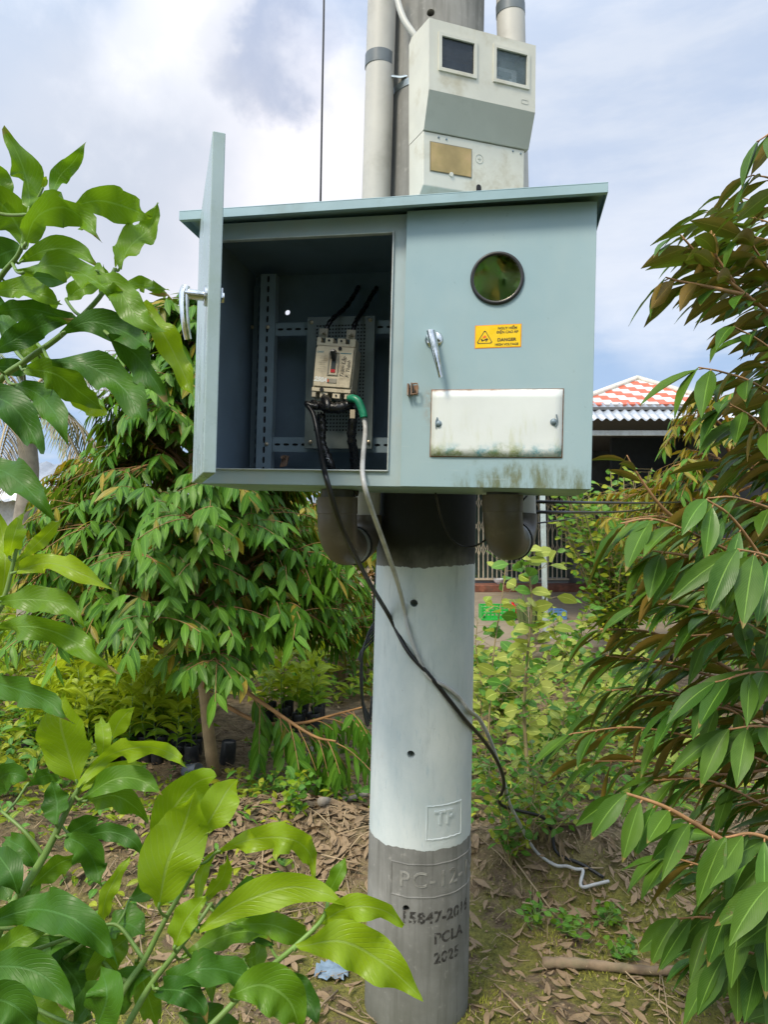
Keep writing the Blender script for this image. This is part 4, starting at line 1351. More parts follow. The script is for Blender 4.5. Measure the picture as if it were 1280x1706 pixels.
def litter(rng, n, fx, fy, mb, L0=.015, L1=.075):
    for _ in range(n):
        x = fx(rng); y = fy(rng)
        if (x - .1) ** 2 + (y - PYC) ** 2 < .04: continue
        a = rng.uniform(0, 6.283); L = rng.uniform(L0, L1)
        d = V((math.cos(a), math.sin(a), 0)); curl = rng.uniform(-.5, .9) * L
        k = 5; pts = []
        lift = rng.uniform(.002, .02); tilt = rng.uniform(-.25, .25)
        for i in range(k + 1):
            t = i / k
            q = V((x, y, 0)) + d * L * (t - .5)
            pts.append(V((q.x, q.y, gz(q.x, q.y) + lift + tilt * L * (t - .5) * .6 + curl * (t - .5) ** 2)))
        roll = V((rng.uniform(-.6, .6), rng.uniform(-.6, .6), 1)).normalized()
        mb.leaf(pts, [w * L * rng.uniform(.15, .19) for w in LW], roll, fold=rng.uniform(-.3, .7))


rng = random.Random(11)
mb = MB()
litter(rng, 2600, lambda r: r.uniform(-1.9, 2.2), lambda r: 2.3 + r.random() ** 1.2 * 3.4, mb)
litter(rng, 1500, lambda r: r.gauss(-.55, .4), lambda r: r.gauss(3.65, .35), mb, .02, .11)
litter(rng, 900, lambda r: r.gauss(1.2, .45), lambda r: r.gauss(3.1, .45), mb, .015, .07)
litter(rng, 1500, lambda r: r.uniform(-4, 4), lambda r: r.uniform(5, 9), mb)
litter(rng, 60, lambda r: r.uniform(-1.6, 1.8), lambda r: r.uniform(2.3, 4.6), mb, .08, .13)
o = mb.build('leaf_litter', dead, loc=(0, 3, 0), angle=180)
tag(o, 'dry brown and tan leaves strewn over the soil', 'leaf litter', kind='stuff')
mb = MB()
for _ in range(2600):
    x = rng.uniform(-1.9, 2); y = 2.3 + rng.random() * 3.2; a = rng.uniform(0, 6.28); L = rng.uniform(.02, .10) if _ % 9 else rng.uniform(.1, .35)
    if _ % 8 == 0: x = rng.gauss(-.5, .3); y = rng.gauss(3.6, .3)
    p = [V((x + math.cos(a) * L * t, y + math.sin(a) * L * t, 0)) for t in (0, .5, 1)]
    p = [V((q.x, q.y, gz(q.x, q.y) + rng.uniform(.004, .03))) for q in p]
    mb.tube(p, rng.uniform(.0006, .0016) if _ % 9 else rng.uniform(.0015, .004), 4)
o = mb.build('fallen_twigs', simple('dry_twig', (.36, .27, .16), .85, var=.3, scale=3), loc=(0, 3, 0), angle=180)
tag(o, 'thin dry twigs and roots scattered among the dead leaves', 'twigs', kind='stuff')
# crumbs of soil
mb = MB()
for _ in range(5000):
    x = rng.uniform(-1.7, 2); y = 2.25 + rng.random() ** 1.3 * 2.6; r = rng.uniform(.002, .007) * (2.2 if rng.random() < .05 else 1)
    c0 = V((x, y, gz(x, y) + r * .4))
    ax = [V((rng.uniform(.6, 1.3), 0, 0)), V((0, rng.uniform(.6, 1.3), 0)), V((0, 0, rng.uniform(.5, 1)))]
    vs = [c0 + s_ * ax[k] * r for k in range(3) for s_ in (1, -1)]
    mb.add(vs, [(0, 2, 4), (2, 1, 4), (1, 3, 4), (3, 0, 4), (2, 0, 5), (1, 2, 5), (3, 1, 5), (0, 3, 5)])
o = mb.build('soil_crumbs', simple('crumbly_soil', (.27, .19, .115), .95, var=.45, scale=4), loc=(0, 3, 0), smooth=False)
tag(o, 'small lumps of brown soil lying on the ground', 'soil', kind='stuff')
# moss cushions and tiny grass
mb = MB()
for _ in range(11000):
    x = rng.uniform(-1.2, 2.1); y = rng.uniform(2.25, 3.1)
    if noise.noise(V((x * 2.1, y * 2.1, 4))) < -.02 and rng.random() < .85: continue
    L = rng.uniform(.008, .026); a = rng.uniform(0, 6.28)
    b0 = V((x, y, gz(x, y))); tip = b0 + V((math.cos(a) * L * .7, math.sin(a) * L * .7, L * .8)); sd = V((-math.sin(a), math.cos(a), 0)) * .0022
    mb.add([b0 - sd, b0 + sd, tip], [(0, 1, 2)])
o = mb.build('moss', simple('moss_green', (.24, .25, .03), .9, var=.45, scale=5), loc=(0, 2.6, 0), smooth=False)
tag(o, 'yellow green moss and short grass on the bare soil near the pole', 'moss', kind='stuff')

bark = simple('brown_bark', (.21, .15, .095), .85, var=.4, scale=14, bump=.5, bscale=45, bdist=.006, dirt=((.16, .17, .09), .5))


def fallen(label, pts, r, mat=bark, name='fallen_branch', grp=None):
    P = catmull(pts, 5); m_ = MB(); m_.tube(P, [r * (1 - .35 * i / len(P)) * (1 + .12 * math.sin(i * 2.7)) for i in range(len(P))], 10)
    tag(m_.build(name, mat, loc=tuple(P[0]), angle=180), label, 'branch', grp)


def gp(px, py, dz=0.0, z=0.0):
    """ground point under a photo pixel"""
    d = raydir(px, py); k = 2.0
    for _ in range(60):
        p = V((0, 0, CAMZ)) + d * k
        k += max(.002, (p.z - gz(p.x, p.y)) * .6)
        if p.z - gz(p.x, p.y) < .001: break
    return V((p.x, p.y, gz(p.x, p.y) + dz))


FG = 'dead branches on the ground'
fallen('thick dead branch lying on the moss at the lower right', [gp(905, 1613, .02), gp(960, 1615, .022), gp(1040, 1622, .02), gp(1110, 1626, .02), gp(1180, 1618, .03)], .020, grp=FG)
fallen('pale thin stick half buried in dead leaves, right of the pole behind the mound', [gp(900, 1372, .03), gp(960, 1380, .03), gp(1030, 1376, .03)], .018, grp=FG)
fallen('crooked stick beside the left side of the pole at the foot of the bank', [gp(535, 1352, .05), gp(570, 1340, .04), gp(612, 1334, .04)], .022, simple('grey_wood', (.30, .26, .21), .8, var=.2), grp=FG)
fallen('short grey stump of branch poking from the bank left of the pole', [gp(520, 1250, .02), gp(500, 1300, .05), gp(480, 1345, .04)], .016, simple('grey_wood', (.3, .26, .21)), grp=FG)
# blue plastic scrap
mb = MB(); p0 = gp(553, 1622, .004); n = 9
vs = [(p0.x + (i / (n - 1) - .5) * .12, p0.y + (j / (n - 1) - .5) * .10, p0.z + .012 + .018 * noise.noise(V((i * .9, j * .9, 2))) + .008 * noise.noise(V((i * 2.3, j * 2.1, 8)))) for j in range(n) for i in range(n)]
mb.add(vs, [(j * n + i, j * n + i + 1, (j + 1) * n + i + 1, (j + 1) * n + i) for j in range(n - 1) for i in range(n - 1) if not (i in (0, n - 2) and j in (0, n - 2))])
tag(mb.build('plastic_scrap', simple('crumpled_blue_plastic', (.20, .28, .36), .25, dirt=((.2, .17, .12), .7)), loc=tuple(p0), angle=180), 'crumpled bluish plastic scrap on the soil left of the pole foot', 'plastic scrap')

# ------------------------------------------------------------------ leaves and plants
bark_tan = simple('tan_bark', (.36, .25, .13), .8, var=.25, scale=12, bump=.5, bscale=45, bdist=.005, dirt=((.22, .20, .10), .5))
durian_leaf = leaf_mat('durian_leaf', ((.042, .140, .010), (.125, .265, .018)), (.22, .125, .022), rough=.36, trans=.24, veins=16, vb=.5, spec=.22)
durian_leaf_gold = leaf_mat('durian_leaf_gold', ((.12, .16, .012), (.38, .27, .022)), (.40, .22, .03), rough=.4, trans=.3, veins=16, vb=.4)
durian_near = leaf_mat('durian_near_leaf', ((.034, .100, .010), (.095, .185, .016)), (.25, .155, .028), rough=.38, trans=.20, veins=20, vb=.8, spots=.8, spec=.25)
durian_near_light = leaf_mat('durian_near_leaf_light', ((.055, .16, .018), (.115, .25, .025)), (.20, .16, .04), rough=.30, trans=.30, veins=20, vb=.8, spots=.6)
twig_orange = simple('orange_twig', (.30, .16, .06), .7, var=.25, scale=8)
sap_dark = leaf_mat('sapling_leaf_mature', ((.030, .105, .007), (.070, .185, .009)), (.07, .17, .012), rough=.42, trans=.25, veins=15, vb=.9, spots=.5, veinc=(.08, .20, .04))
sap_mid = leaf_mat('sapling_leaf', ((.085, .205, .008), (.170, .31, .012)), (.17, .31, .014), rough=.36, trans=.36, veins=15, vb=.9, spots=.4, veinc=(.20, .36, .06))
sap_light = leaf_mat('sapling_leaf_young', ((.19, .33, .008), (.30, .43, .014)), (.28, .40, .018), rough=.34, trans=.42, veins=14, vb=.9, veinc=(.30, .42, .08))
green_stem = simple('green_stem', (.14, .24, .05), .5, var=.2, scale=10, dirt=((.2, .17, .08), .4))
weed_yellow = leaf_mat('weed_leaf_yellow', ((.24, .33, .035), (.42, .46, .10)), (.40, .45, .13), rough=.5, trans=.35, veins=8, vb=.4)
weed_green = leaf_mat('weed_leaf_green', ((.06, .19, .022), (.14, .30, .035)), (.12, .22, .06), rough=.45, trans=.3, veins=8, vb=.4)
shrub_leaf = leaf_mat('shrub_leaf', ((.10, .21, .015), (.40, .42, .03)), (.25, .32, .05), rough=.4, trans=.3, veins=8, vb=.3)
far_leaf = leaf_mat('far_leaf', ((.035, .08, .02), (.10, .16, .035)), (.12, .14, .04), rough=.5, trans=.2, veins=6, vb=.2)
UP = V((0, 0, 1))
DW = [.10, .62, .94, 1.0, .80, .42, .03]      # durian blade outline
DW5 = [.12, .85, 1.0, .62, .04]


def blade(mb, base, d, L, w, nrm, droop=.25, prof=DW5, fold=.22, cup=0.0, wave=0.0, ph=0.0):
    """single leaf from base along d, bending down"""
    k = len(prof) - 1
    d = d.normalized(); pts = [V(base)]
    for i in range(k):
        dd = (d + V((0, 0, -droop * (i + .5) / k * 1.6))).normalized()
        pts.append(pts[-1] + dd * (L / k))
    mb.leaf(pts, [p * w for p in prof], nrm, fold=fold, cup=cup, wave=wave, ph=ph)


def rv(r, s=1.0): return V((r.gauss(0, s), r.gauss(0, s), r.gauss(0, s)))


def durian_tree(label, base, H, prof, nlimb, seed, mats, L0=.15, trunk_r=.036, zmin=.5, group=None, nl=9, bend=0.0, extra=None, leaf_w=.0215):
    r = random.Random(seed)
    base = V(base)
    root = thing('durian_tree', label, 'tree', base, group)
    tm = MB()
    tp = [base + V((.03 * math.sin(z * 1.7 + seed) + bend * z, .03 * math.cos(z * 2.1 + seed), z)) for z in [H * .95 * i / 14 - .05 for i in range(15)]]
    tm.tube(tp, [trunk_r * (1.15 - .95 * i / 14) for i in range(15)], 12)
    tw = MB(); lf = MB()
    def tpt(z):
        q = max(0, min(13.999, (z + .05) / (H * .95) * 14)); i = int(q); return tp[i].lerp(tp[i + 1], q - i)
    def spray(P, tn, r):
        # leaves alternating along a twig
        tw.tube(P, [.0035 * (1 - .6 * i / len(P)) for i in range(len(P))], 4, cap=False)
        m_ = len(P)
        for i in range(1, m_):
            t = (P[i] - P[i - 1]).normalized(); sd = t.cross(UP)
            sd = sd.normalized() if sd.length > .01 else V((1, 0, 0))
            for s_ in (1, -1):
                if r.random() < .12: continue
                d = t * .55 + sd * s_ * r.uniform(.35, .8) + V((0, 0, -r.uniform(.35, 1.1))) + rv(r, .12)
                outw = V((P[i].x - base.x, P[i].y - base.y, 0)); outw = outw.normalized() if outw.length > .01 else V((0, -1, 0))
                nn = UP * r.uniform(.3, 1.0) + outw * .8 + rv(r, .2)
                lf.cur = 1 if (len(mats) > 1 and r.random() < mats[2]) else 0
                blade(lf, P[i], d, L0 * r.uniform(.75, 1.15), leaf_w * r.uniform(.8, 1.15), nn, droop=r.uniform(.1, .45))
    for k in range(nlimb):
        z = zmin + (H - zmin) * ((k + r.random()) / nlimb)
        az = k * 2.39996 + r.uniform(-.4, .4); R = prof(z / H) * r.uniform(.72, 1.08)
        s = tpt(max(.35 * H * .4, z - R * r.uniform(.15, .45)))
        e = V((tpt(z).x + math.cos(az) * R, tpt(z).y + math.sin(az) * R, z + base.z + r.uniform(-.1, .05)))
        mid = s.lerp(e, .55) + V((0, 0, .10 * R + .04))
        P = catmull([s, mid, e], 6)
        tw.tube(P, [.004 + trunk_r * .26 * (1 - i / len(P)) for i in range(len(P))], 5, cap=False)
        n_t = max(3, int(nl * (.4 + R / 1.0)))
        for j in range(n_t):
            f = .22 + .78 * (j + r.random()) / n_t
            q = f * (len(P) - 1); i0 = min(int(q), len(P) - 2); st = P[i0].lerp(P[i0 + 1], q - i0)
            t = (P[i0 + 1] - P[i0]).normalized(); sd = t.cross(UP).normalized()
            d = (t * r.uniform(.3, 1) + sd * r.uniform(-1, 1) + V((0, 0, r.uniform(-.2, .5)))).normalized()
            Lt = r.uniform(.16, .34) * (.6 + .5 * R)
            pts = [st + d * Lt * u + V((0, 0, -.25 * Lt * u * u)) for u in (0, .25, .45, .65, .85, 1.0)]
            spray(pts, 5, r)
    if extra:
        for pts in extra:
            P = catmull(pts, 5)
            tw.tube(P, [.015 * (1 - .7 * i / len(P)) for i in range(len(P))], 6, cap=False)
            for j in range(12):
                q = (len(P) - 1) * (.25 + .75 * j / 12); i0 = min(int(q), len(P) - 2); st = P[i0]
                t = (P[i0 + 1] - P[i0]).normalized(); sd = t.cross(UP).normalized()
                d = (t * .6 + sd * r.uniform(-.6, .6) + V((0, 0, r.uniform(-.8, .1)))).normalized(); Lt = r.uniform(.15, .3)
                spray([st + d * Lt * u + V((0, 0, -.4 * Lt * u * u)) for u in (0, .3, .5, .7, .85, 1.0)], 5, r)
    tm.build('trunk', bark_tan, root, angle=180)
    tw.build('twigs', twig_orange, root, angle=180)
    lf.build('foliage', list(mats[:2]), root, angle=180)
    return root


def prof_main(t):   # broad low crown narrowing to a spire
    if t < .2: return .55 + t * 2
    if t < .5: return .95 + .10 * math.sin((t - .2) / .3 * 3.14)
    return max(.10, .98 - (t - .5) * 1.72)


main_base = gp(357, 1288)
low = [at(357, 1165, 4.5), at(430, 1202, 4.3), at(500, 1205, 4.15), at(560, 1190, 4.05), at(605, 1178, 3.95)]
low2 = [at(365, 1120, 4.5), at(450, 1180, 4.1), at(520, 1225, 3.95), at(560, 1235, 3.85)]
durian_tree('young durian tree with drooping green leaves and slim brown trunk, left of the pole', main_base, 2.98, prof_main, 96, 3,
            (durian_leaf, durian_leaf_gold, .06), L0=.135, leaf_w=.0195, group=None, extra=[low, low2], nl=18, zmin=.88, bend=-.08)
DG = 'durian trees behind the first one'
durian_tree('golden leaved durian tree at the far left, in front of the palm', (-2.5, 6.4, 0), 2.22, lambda t: max(.12, .98 - abs(t - .55) * 1.6), 56, 8,
            (durian_leaf, durian_leaf_gold, .6), group=DG, nl=9, leaf_w=.024, L0=.17, zmin=1.05)
durian_tree('durian tree half hidden behind the cabinet and the pole', (-.45, 7.2, 0), 2.7, lambda t: max(.15, 1.15 - abs(t - .4) * 1.3), 50, 21,
            (durian_leaf, durian_leaf_gold, .45), group=DG, nl=9, leaf_w=.024, L0=.17)
durian_tree('golden leaved durian tree on the right, before the house with the checkered roof', (3.05, 6.1, 0), 2.75, lambda t: max(.12, 1.0 - abs(t - .6) * 1.6), 52, 33,
            (durian_leaf_gold, durian_leaf, .35), group=DG, nl=10, leaf_w=.020, L0=.14)
# trees on the photographer's side, seen mirrored in the round window
src = [o for o in COL.objects if o.name.startswith('durian_tree')]


def copy_thing(o, loc, rz, sc_=1.0, label=None, group=None):
    c = o.copy(); COL.objects.link(c); c.location = loc; c.rotation_euler = (0, 0, rz); c.scale = (sc_,) * 3
    if label: c['label'] = label
    if group: c['group'] = group
    for ch in list(o.children):
        d = ch.copy(); COL.objects.link(d); d.parent = c
        for g in ch.children:
            e = g.copy(); COL.objects.link(e); e.parent = d
    return c


copy_thing(src[0], (-1.1, -3.4, 0), 1.0, 1.9, 'durian tree on the photographer side, mirrored in the round window')
copy_thing(src[1], (.9, -5.0, 0), 2.0, 2.1, 'golden durian tree on the photographer side, mirrored in the round window')


def shrub(name, label, base, H, spread, nst, nlv, L, w, mats, seed, cat='shrub', group=None, stem=bark, stem_r=.006, lean=(0, 0), prof=DW5, zlo=.15, upn=.6, droop=.3):
    r = random.Random(seed); base = V(base)
    root = thing(name, label, cat, base, group)
    sm = MB(); lf = MB()
    for k in range(nst):
        az = k * 2.39996 + r.uniform(-.5, .5); R = spread * r.uniform(.2, 1.0) if nst > 1 else spread * .1
        h = H * r.uniform(.65, 1.0) if k else H
        pts = [base + V((math.cos(az) * R * u ** 1.3 + lean[0] * u + r.gauss(0, .012), math.sin(az) * R * u ** 1.3 + lean[1] * u + r.gauss(0, .012), h * u)) for u in (0, .2, .4, .6, .8, 1.0)]
        P = catmull(pts, 4)
        sm.tube(P, [stem_r * (1.2 - .9 * i / len(P)) for i in range(len(P))], 6, cap=False)
        for j in range(nlv):
            f = zlo + (1 - zlo) * (j + r.random()) / nlv; q = f * (len(P) - 1); i0 = min(int(q), len(P) - 2); st = P[i0].lerp(P[i0 + 1], q - i0)
            a = j * 2.4 + r.uniform(-.5, .5); d = V((math.cos(a), math.sin(a), r.uniform(-.1, .8)))
            if L < .09 or True:
                tl = r.uniform(.02, .10) * (H + .3); q2 = st + d.normalized() * tl
                if r.random() < .6: sm.tube([st, q2], .0016, 4, cap=False)
                else: q2 = st
            lf.cur = 1 if (len(mats) > 1 and r.random() < .45) else 0
            blade(lf, q2, d + rv(r, .2), L * r.uniform(.6, 1.15), w * r.uniform(.75, 1.15), UP * upn + V((0, -.5, 0)) + rv(r, .45), droop=droop * r.uniform(.3, 1.6), prof=prof, fold=.15)
    sm.build('stems', stem, root, angle=180)
    lf.build('foliage', list(mats), root, angle=180)
    return root


OV = [.15, .8, 1.0, .75, .1]
SG = 'yellow green saplings right of the pole'
bs = simple('sapling_bark', (.28, .22, .10), .7, var=.2, scale=10)
shrub('leafy_sapling', 'tall yellow green sapling with round leaves, its stem rising before the gate', gp(879, 1352), 1.50, .28, 1, 80, .11, .036, (weed_yellow, weed_green), 1, 'sapling', SG, bs, .011, lean=(-.02, .0), prof=OV, zlo=.3)
shrub('leafy_sapling', 'thin yellow green sapling growing tight against the right side of the pole', gp(806, 1290), 1.36, .2, 2, 34, .10, .033, (weed_yellow, weed_green), 2, 'sapling', SG, bs, .007, lean=(.02, .1), prof=OV, zlo=.35)
shrub('leafy_sapling', 'low spreading yellow green sapling at the near right of the tall one', gp(905, 1300), .66, .42, 6, 26, .09, .03, (weed_yellow, weed_green), 3, 'sapling', SG, bs, .005, prof=OV)
shrub('leafy_sapling', 'bushy yellow green sapling between the pole and the grey pipe', gp(835, 1215), .66, .45, 7, 28, .095, .031, (weed_yellow, weed_green), 4, 'sapling', SG, bs, .005, prof=OV)
shrub('leafy_sapling', 'pale sapling partly behind the drooping durian twigs on the right', gp(1005, 1230), .80, .45, 7, 26, .09, .03, (weed_yellow, weed_green), 5, 'sapling', SG, bs, .005, prof=OV)
shrub('leafy_sapling', 'loose yellow green sapling before the yard kerb, left of the green capped stake', gp(945, 1130), .75, .4, 7, 26, .10, .032, (weed_yellow, weed_green), 51, 'sapling', SG, bs, .005, prof=OV)
shrub('green_bush', 'small dark leaved bush on the mound just right of the pole', gp(850, 1440), .50, .34, 11, 30, .042, .0135, (weed_green, shrub_leaf), 6, 'bush', None, bs, .003, prof=OV)
shrub('green_bush', 'wiry bush with small round leaves where the two cables reach the ground', gp(905, 1400), .42, .42, 9, 26, .040, .013, (weed_green, weed_yellow), 16, 'bush', None, bs, .003, prof=OV)
shrub('small_weed', 'small bright weed on the bank under the left end of the durian branch', gp(492, 1358), .20, .10, 5, 14, .05, .014, (sap_light, weed_green), 7, 'weed', 'little weeds on the bare soil', green_stem, .003, prof=OV)
k = 0
for px, py, lb in ((945, 1560, 'little green weed below the mound, left of the thick branch'), (890, 1545, 'tiny weed at the foot of the mound nearest the pole'), (1010, 1545, 'leafy weed on the mound above the thick branch'),
                   (1035, 1600, 'weed seedling touching the thick dead branch'), (630, 1240, 'tiny weed just left of the painted part of the pole')):
    k += 1
    shrub('small_weed', lb, gp(px, py), .10, .07, 4, 8, .035, .011, (weed_green, sap_mid), 70 + k, 'weed', 'little weeds on the bare soil', green_stem, .002, prof=OV)
shrub('citrus_bush', 'dense round leaved bush with yellowish tips beside the folding gate', (2.62, 8.0, 0), 2.2, .80, 44, 60, .10, .030, (shrub_leaf, weed_green), 9, 'bush', None, bs, .012, prof=OV, zlo=.12)
shrub('citrus_bush', 'lower bush spreading in front of the dark porch, right of the round leaved one', (3.7, 8.3, 0), 1.5, .8, 30, 44, .10, .030, (weed_green, shrub_leaf), 10, 'bush', None, bs, .012, prof=OV, zlo=.12)

# nursery seedlings in black bags
bag_m = simple('black_grow_bag', (.028, .03, .033), .4, var=.3, scale=20, dirt=((.16, .13, .10), .55))
soil_m = simple('bag_soil', (.10, .07, .045), .95)


seed_mid = leaf_mat('seedling_leaf', ((.12, .26, .012), (.22, .36, .018)), (.2, .33, .02), trans=.4, veins=10)
seed_light = leaf_mat('seedling_leaf_young', ((.26, .38, .015), (.42, .50, .03)), (.36, .44, .03), trans=.4, veins=10)


def seedling(seed):
    r = random.Random(seed)
    root = thing('potted_seedling', 'leafy nursery seedling in a black grow bag, one of the block behind the durian trunk', 'seedling', (0, 0, 0), 'nursery seedlings in black grow bags')
    m_ = MB(); k = 14; vs = []
    pr = [(.036, 0), (.043, .01), (.044, .05), (.042, .09), (.046, .115), (.043, .125), (.038, .118)]
    for R, h in pr:
        for j in range(k):
            an = 6.283 * j / k; q = R * (1 + .06 * math.sin(an * 3 + h * 50 + seed)); vs.append((math.cos(an) * q, math.sin(an) * q, h))
    m_.add(vs, [(i * k + j, i * k + (j + 1) % k, (i + 1) * k + (j + 1) % k, (i + 1) * k + j) for i in range(len(pr) - 1) for j in range(k)])
    m_.build('grow_bag', bag_m, root, angle=60)
    m_ = MB(); m_.lathe([(.039, 0), (.0, .006)], c=(0, 0, .105), n=12, cap=False); m_.build('soil', soil_m, root)
    h = r.uniform(.30, .42)
    P = [V((.02 * u * r.uniform(-1, 1), .02 * u * r.uniform(-1, 1), .1 + h * u)) for u in (0, .25, .5, .75, 1)]
    m_ = MB(); m_.tube(P, [.004, .0035, .003, .0025, .002], 5); m_.build('stem', green_stem, root, angle=180)
    m_ = MB()
    for j in range(13):
        f = .15 + .85 * j / 13; st = P[0].lerp(P[-1], f); a = j * 2.4 + r.uniform(-.3, .3)
        m_.cur = 1 if f > .35 else 0
        blade(m_, st, V((math.cos(a), math.sin(a), .9 if f < .8 else 1.7)), r.uniform(.13, .20), r.uniform(.022, .030), UP + V((0, -.4, 0)) + rv(r, .25), droop=.7, fold=.3)
    m_.build('foliage', [seed_mid, seed_light], root, angle=180)
    return root


protos = [seedling(i) for i in range(4)]
r = random.Random(4)
spots = []
for row in range(7):
    for col in range(11):
        x = -1.26 - col * .118 - row * .05 + r.uniform(-.02, .02); y = 4.72 + row * .17 + .05 * col * .3 + r.uniform(-.02, .02)
        spots.append((x, y))
for row in range(3):
    for col in range(4): spots.append((-.93 + col * .13, 5.5 + row * .2))
for i, (x, y) in enumerate(spots):
    o = protos[i] if i < 4 else copy_thing(protos[i % 4], (0, 0, 0), 0)
    o.location = (x, y, gz(x, y) - .004); o.rotation_euler = (r.uniform(-.06, .06), r.uniform(-.06, .06), r.uniform(0, 6.28))
    s_ = r.uniform(.85, 1.2); o.scale = (s_, s_, s_)
# tipped bag and spare bags near the trunk
m_ = MB(); m_.lathe([(.034, 0), (.042, .012), (.042, .10), (.040, .125), (.0, .12)], c=(0, 0, 0), axis=(.75, -.45, .25), n=16); p = gp(308, 1296, .04)
o = m_.build('grow_bag', simple('blue_grey_bag', (.09, .11, .14), .35, dirt=((.2, .17, .13), .5))); o.location = p
tag(o, 'empty bluish grow bag tipped over before the row of seedlings', 'grow bag')
m_ = MB(); m_.lathe([(.045, 0), (.052, .02), (.050, .12), (.045, .15), (.043, .14)], c=(0, 0, 0), axis=(.1, 0, 1), n=16); p = gp(378, 1272, .0)
o = m_.build('grow_bag', bag_m); o.location = p
tag(o, 'crumpled black grow bag standing right against the durian trunk', 'grow bag')

# weeds further off: uncountable ground cover


def cover(name, label, fn, n, L0, L1, mats, seed, hmax=.35):
    r = random.Random(seed); m_ = MB(); k = 0
    while k < n:
        x, y = fn(r); k += 1
        h = r.random() ** .7 * hmax * (.5 + .5 * noise.noise(V((x * 1.3, y * 1.3, 2))) + .3)
        a = r.uniform(0, 6.28); L = r.uniform(L0, L1)
        m_.cur = 1 if r.random() < .45 else 0
        blade(m_, V((x, y, gz(x, y) + max(0, h))), V((math.cos(a), math.sin(a), r.uniform(0, 1.5))), L, L * r.uniform(.17, .3), UP + rv(r, .4), droop=.5, prof=OV)
    o = m_.build(name, list(mats), loc=(0, 5, 0), angle=180)
    tag(o, label, 'weeds', kind='stuff')


cover('ground_cover', 'mass of yellow green weeds and young plants on the far left', lambda r: (-1.35 - r.random() * 6 * .9, 5.6 + r.random() ** .8 * 7), 13000, .06, .17, (sap_light, shrub_leaf), 1, .50)
cover('ground_cover', 'creeping weeds on the soil left of the seedlings', lambda r: (-1.75 - r.random() * 2.4, 4.0 + r.random() * 1.9), 4200, .04, .11, (shrub_leaf, weed_green), 2, .22)
cover('ground_cover', 'straggling weeds between the pole and the yard', lambda r: (.35 + r.random() * 2.2, 4.0 + r.random() ** .8 * 3.6), 2200, .05, .13, (weed_yellow, weed_green), 3, .28)
cover('ground_cover', 'scattered small weeds at the lower left behind the big leaves', lambda r: (-1.9 + r.random() * 1.5, 2.9 + r.random() * 1.6), 900, .02, .07, (shrub_leaf, weed_green), 12, .10)
cover('ground_cover', 'low weeds around the mound and behind the pole', lambda r: (-.9 + r.random() * 3.0, 3.7 + r.random() * 1.6), 1500, .03, .09, (weed_green, shrub_leaf), 6, .16)
cover('ground_cover', 'weeds under the durian trees behind the pole', lambda r: (-1.2 + r.random() * 1.9, 6.2 + r.random() * 5), 2200, .06, .15, (shrub_leaf, weed_green), 5, .3)
# distant wood
r = random.Random(9); m_ = MB()
for i in range(12500):
    x = r.uniform(-45, 45); y = r.uniform(22, 32)
    H = 2.6 + 1.6 * noise.noise(V((x * .25, 1, 3))) + 1.0 * noise.noise(V((x * .9, 4, 3)))
    if -16 < x < -8: H -= .8
    z = r.random() ** .6 * H; a = r.uniform(0, 6.28)
    blade(m_, V((x, y, z)), V((math.cos(a), math.sin(a), r.uniform(-.6, .8))), r.uniform(.4, .8), r.uniform(.12, .2), V((0, -1, .8)) + rv(r, .4), prof=OV)
o = m_.build('far_wood', far_leaf, loc=(0, 27, 0), angle=180); tag(o, 'low belt of trees and bushes on the horizon', 'wood', kind='stuff')

# coconut palm
proot = thing('coconut_palm', 'coconut palm with tattered drooping fronds at the far left', 'palm tree', (-4.35, 8.6, 0))
m_ = MB(); m_.tube([V((-4.35 + .05 * math.sin(i), 8.6, i * .28)) for i in range(12)], [.14 - .004 * i + .006 * (i % 2) for i in range(12)], 14); m_.build('trunk', simple('palm_trunk', (.30, .26, .21), .9, var=.2, bump=.4), proot, angle=180)
palm_g = simple('palm_frond_green', (.13, .17, .09), .5, var=.3, scale=3); palm_t = simple('palm_frond_dry', (.42, .33, .19), .7, var=.25, scale=3)
r = random.Random(6); top = V((-4.35, 8.6, 3.1))
for k in range(17):
    az = k * 2.4 + .3; el = r.uniform(-.6, 1.15); L = r.uniform(1.5, 2.1); m_ = MB()
    d = V((math.cos(az), math.sin(az), 0)); pts = []
    p = V(top); v_ = (d * math.cos(el) + UP * math.sin(el)).normalized()
    for i in range(13):
        pts.append(V(p)); p = p + v_ * (L / 12); v_ = (v_ + V((0, 0, -.16))).normalized()
    m_.tube(pts, [.018 * (1 - .8 * i / 13) for i in range(13)], 5)
    for i in range(2, 13):
        for q in range(3):
            st = pts[i - 1].lerp(pts[i], q / 3); t = (pts[i] - pts[i - 1]).normalized(); sd = t.cross(UP).normalized()
            ll = .38 * math.sin(math.pi * min(.96, (i + q / 3) / 13)) + .06
            for s_ in (1, -1):
                blade(m_, st, t * .6 + sd * s_ + V((0, 0, -.35)) + rv(r, .08), ll * r.uniform(.8, 1.1), .011, UP, droop=.9, prof=[.6, 1, .7, .05], fold=.1)
    m_.build('frond', palm_t if (el < .1 or k % 4 == 0) else palm_g, proot, angle=180)
m_ = MB()
for k in range(5):
    a = k * 1.3; m_.lathe([(.0, -.1), (.07, -.07), (.09, 0), (.07, .07), (.0, .1)], c=top + V((math.cos(a) * .16, math.sin(a) * .16, -.15)), n=12, cap=False)
m_.build('coconuts', simple('coconut_husk', (.30, .22, .10), .6), proot, angle=180)

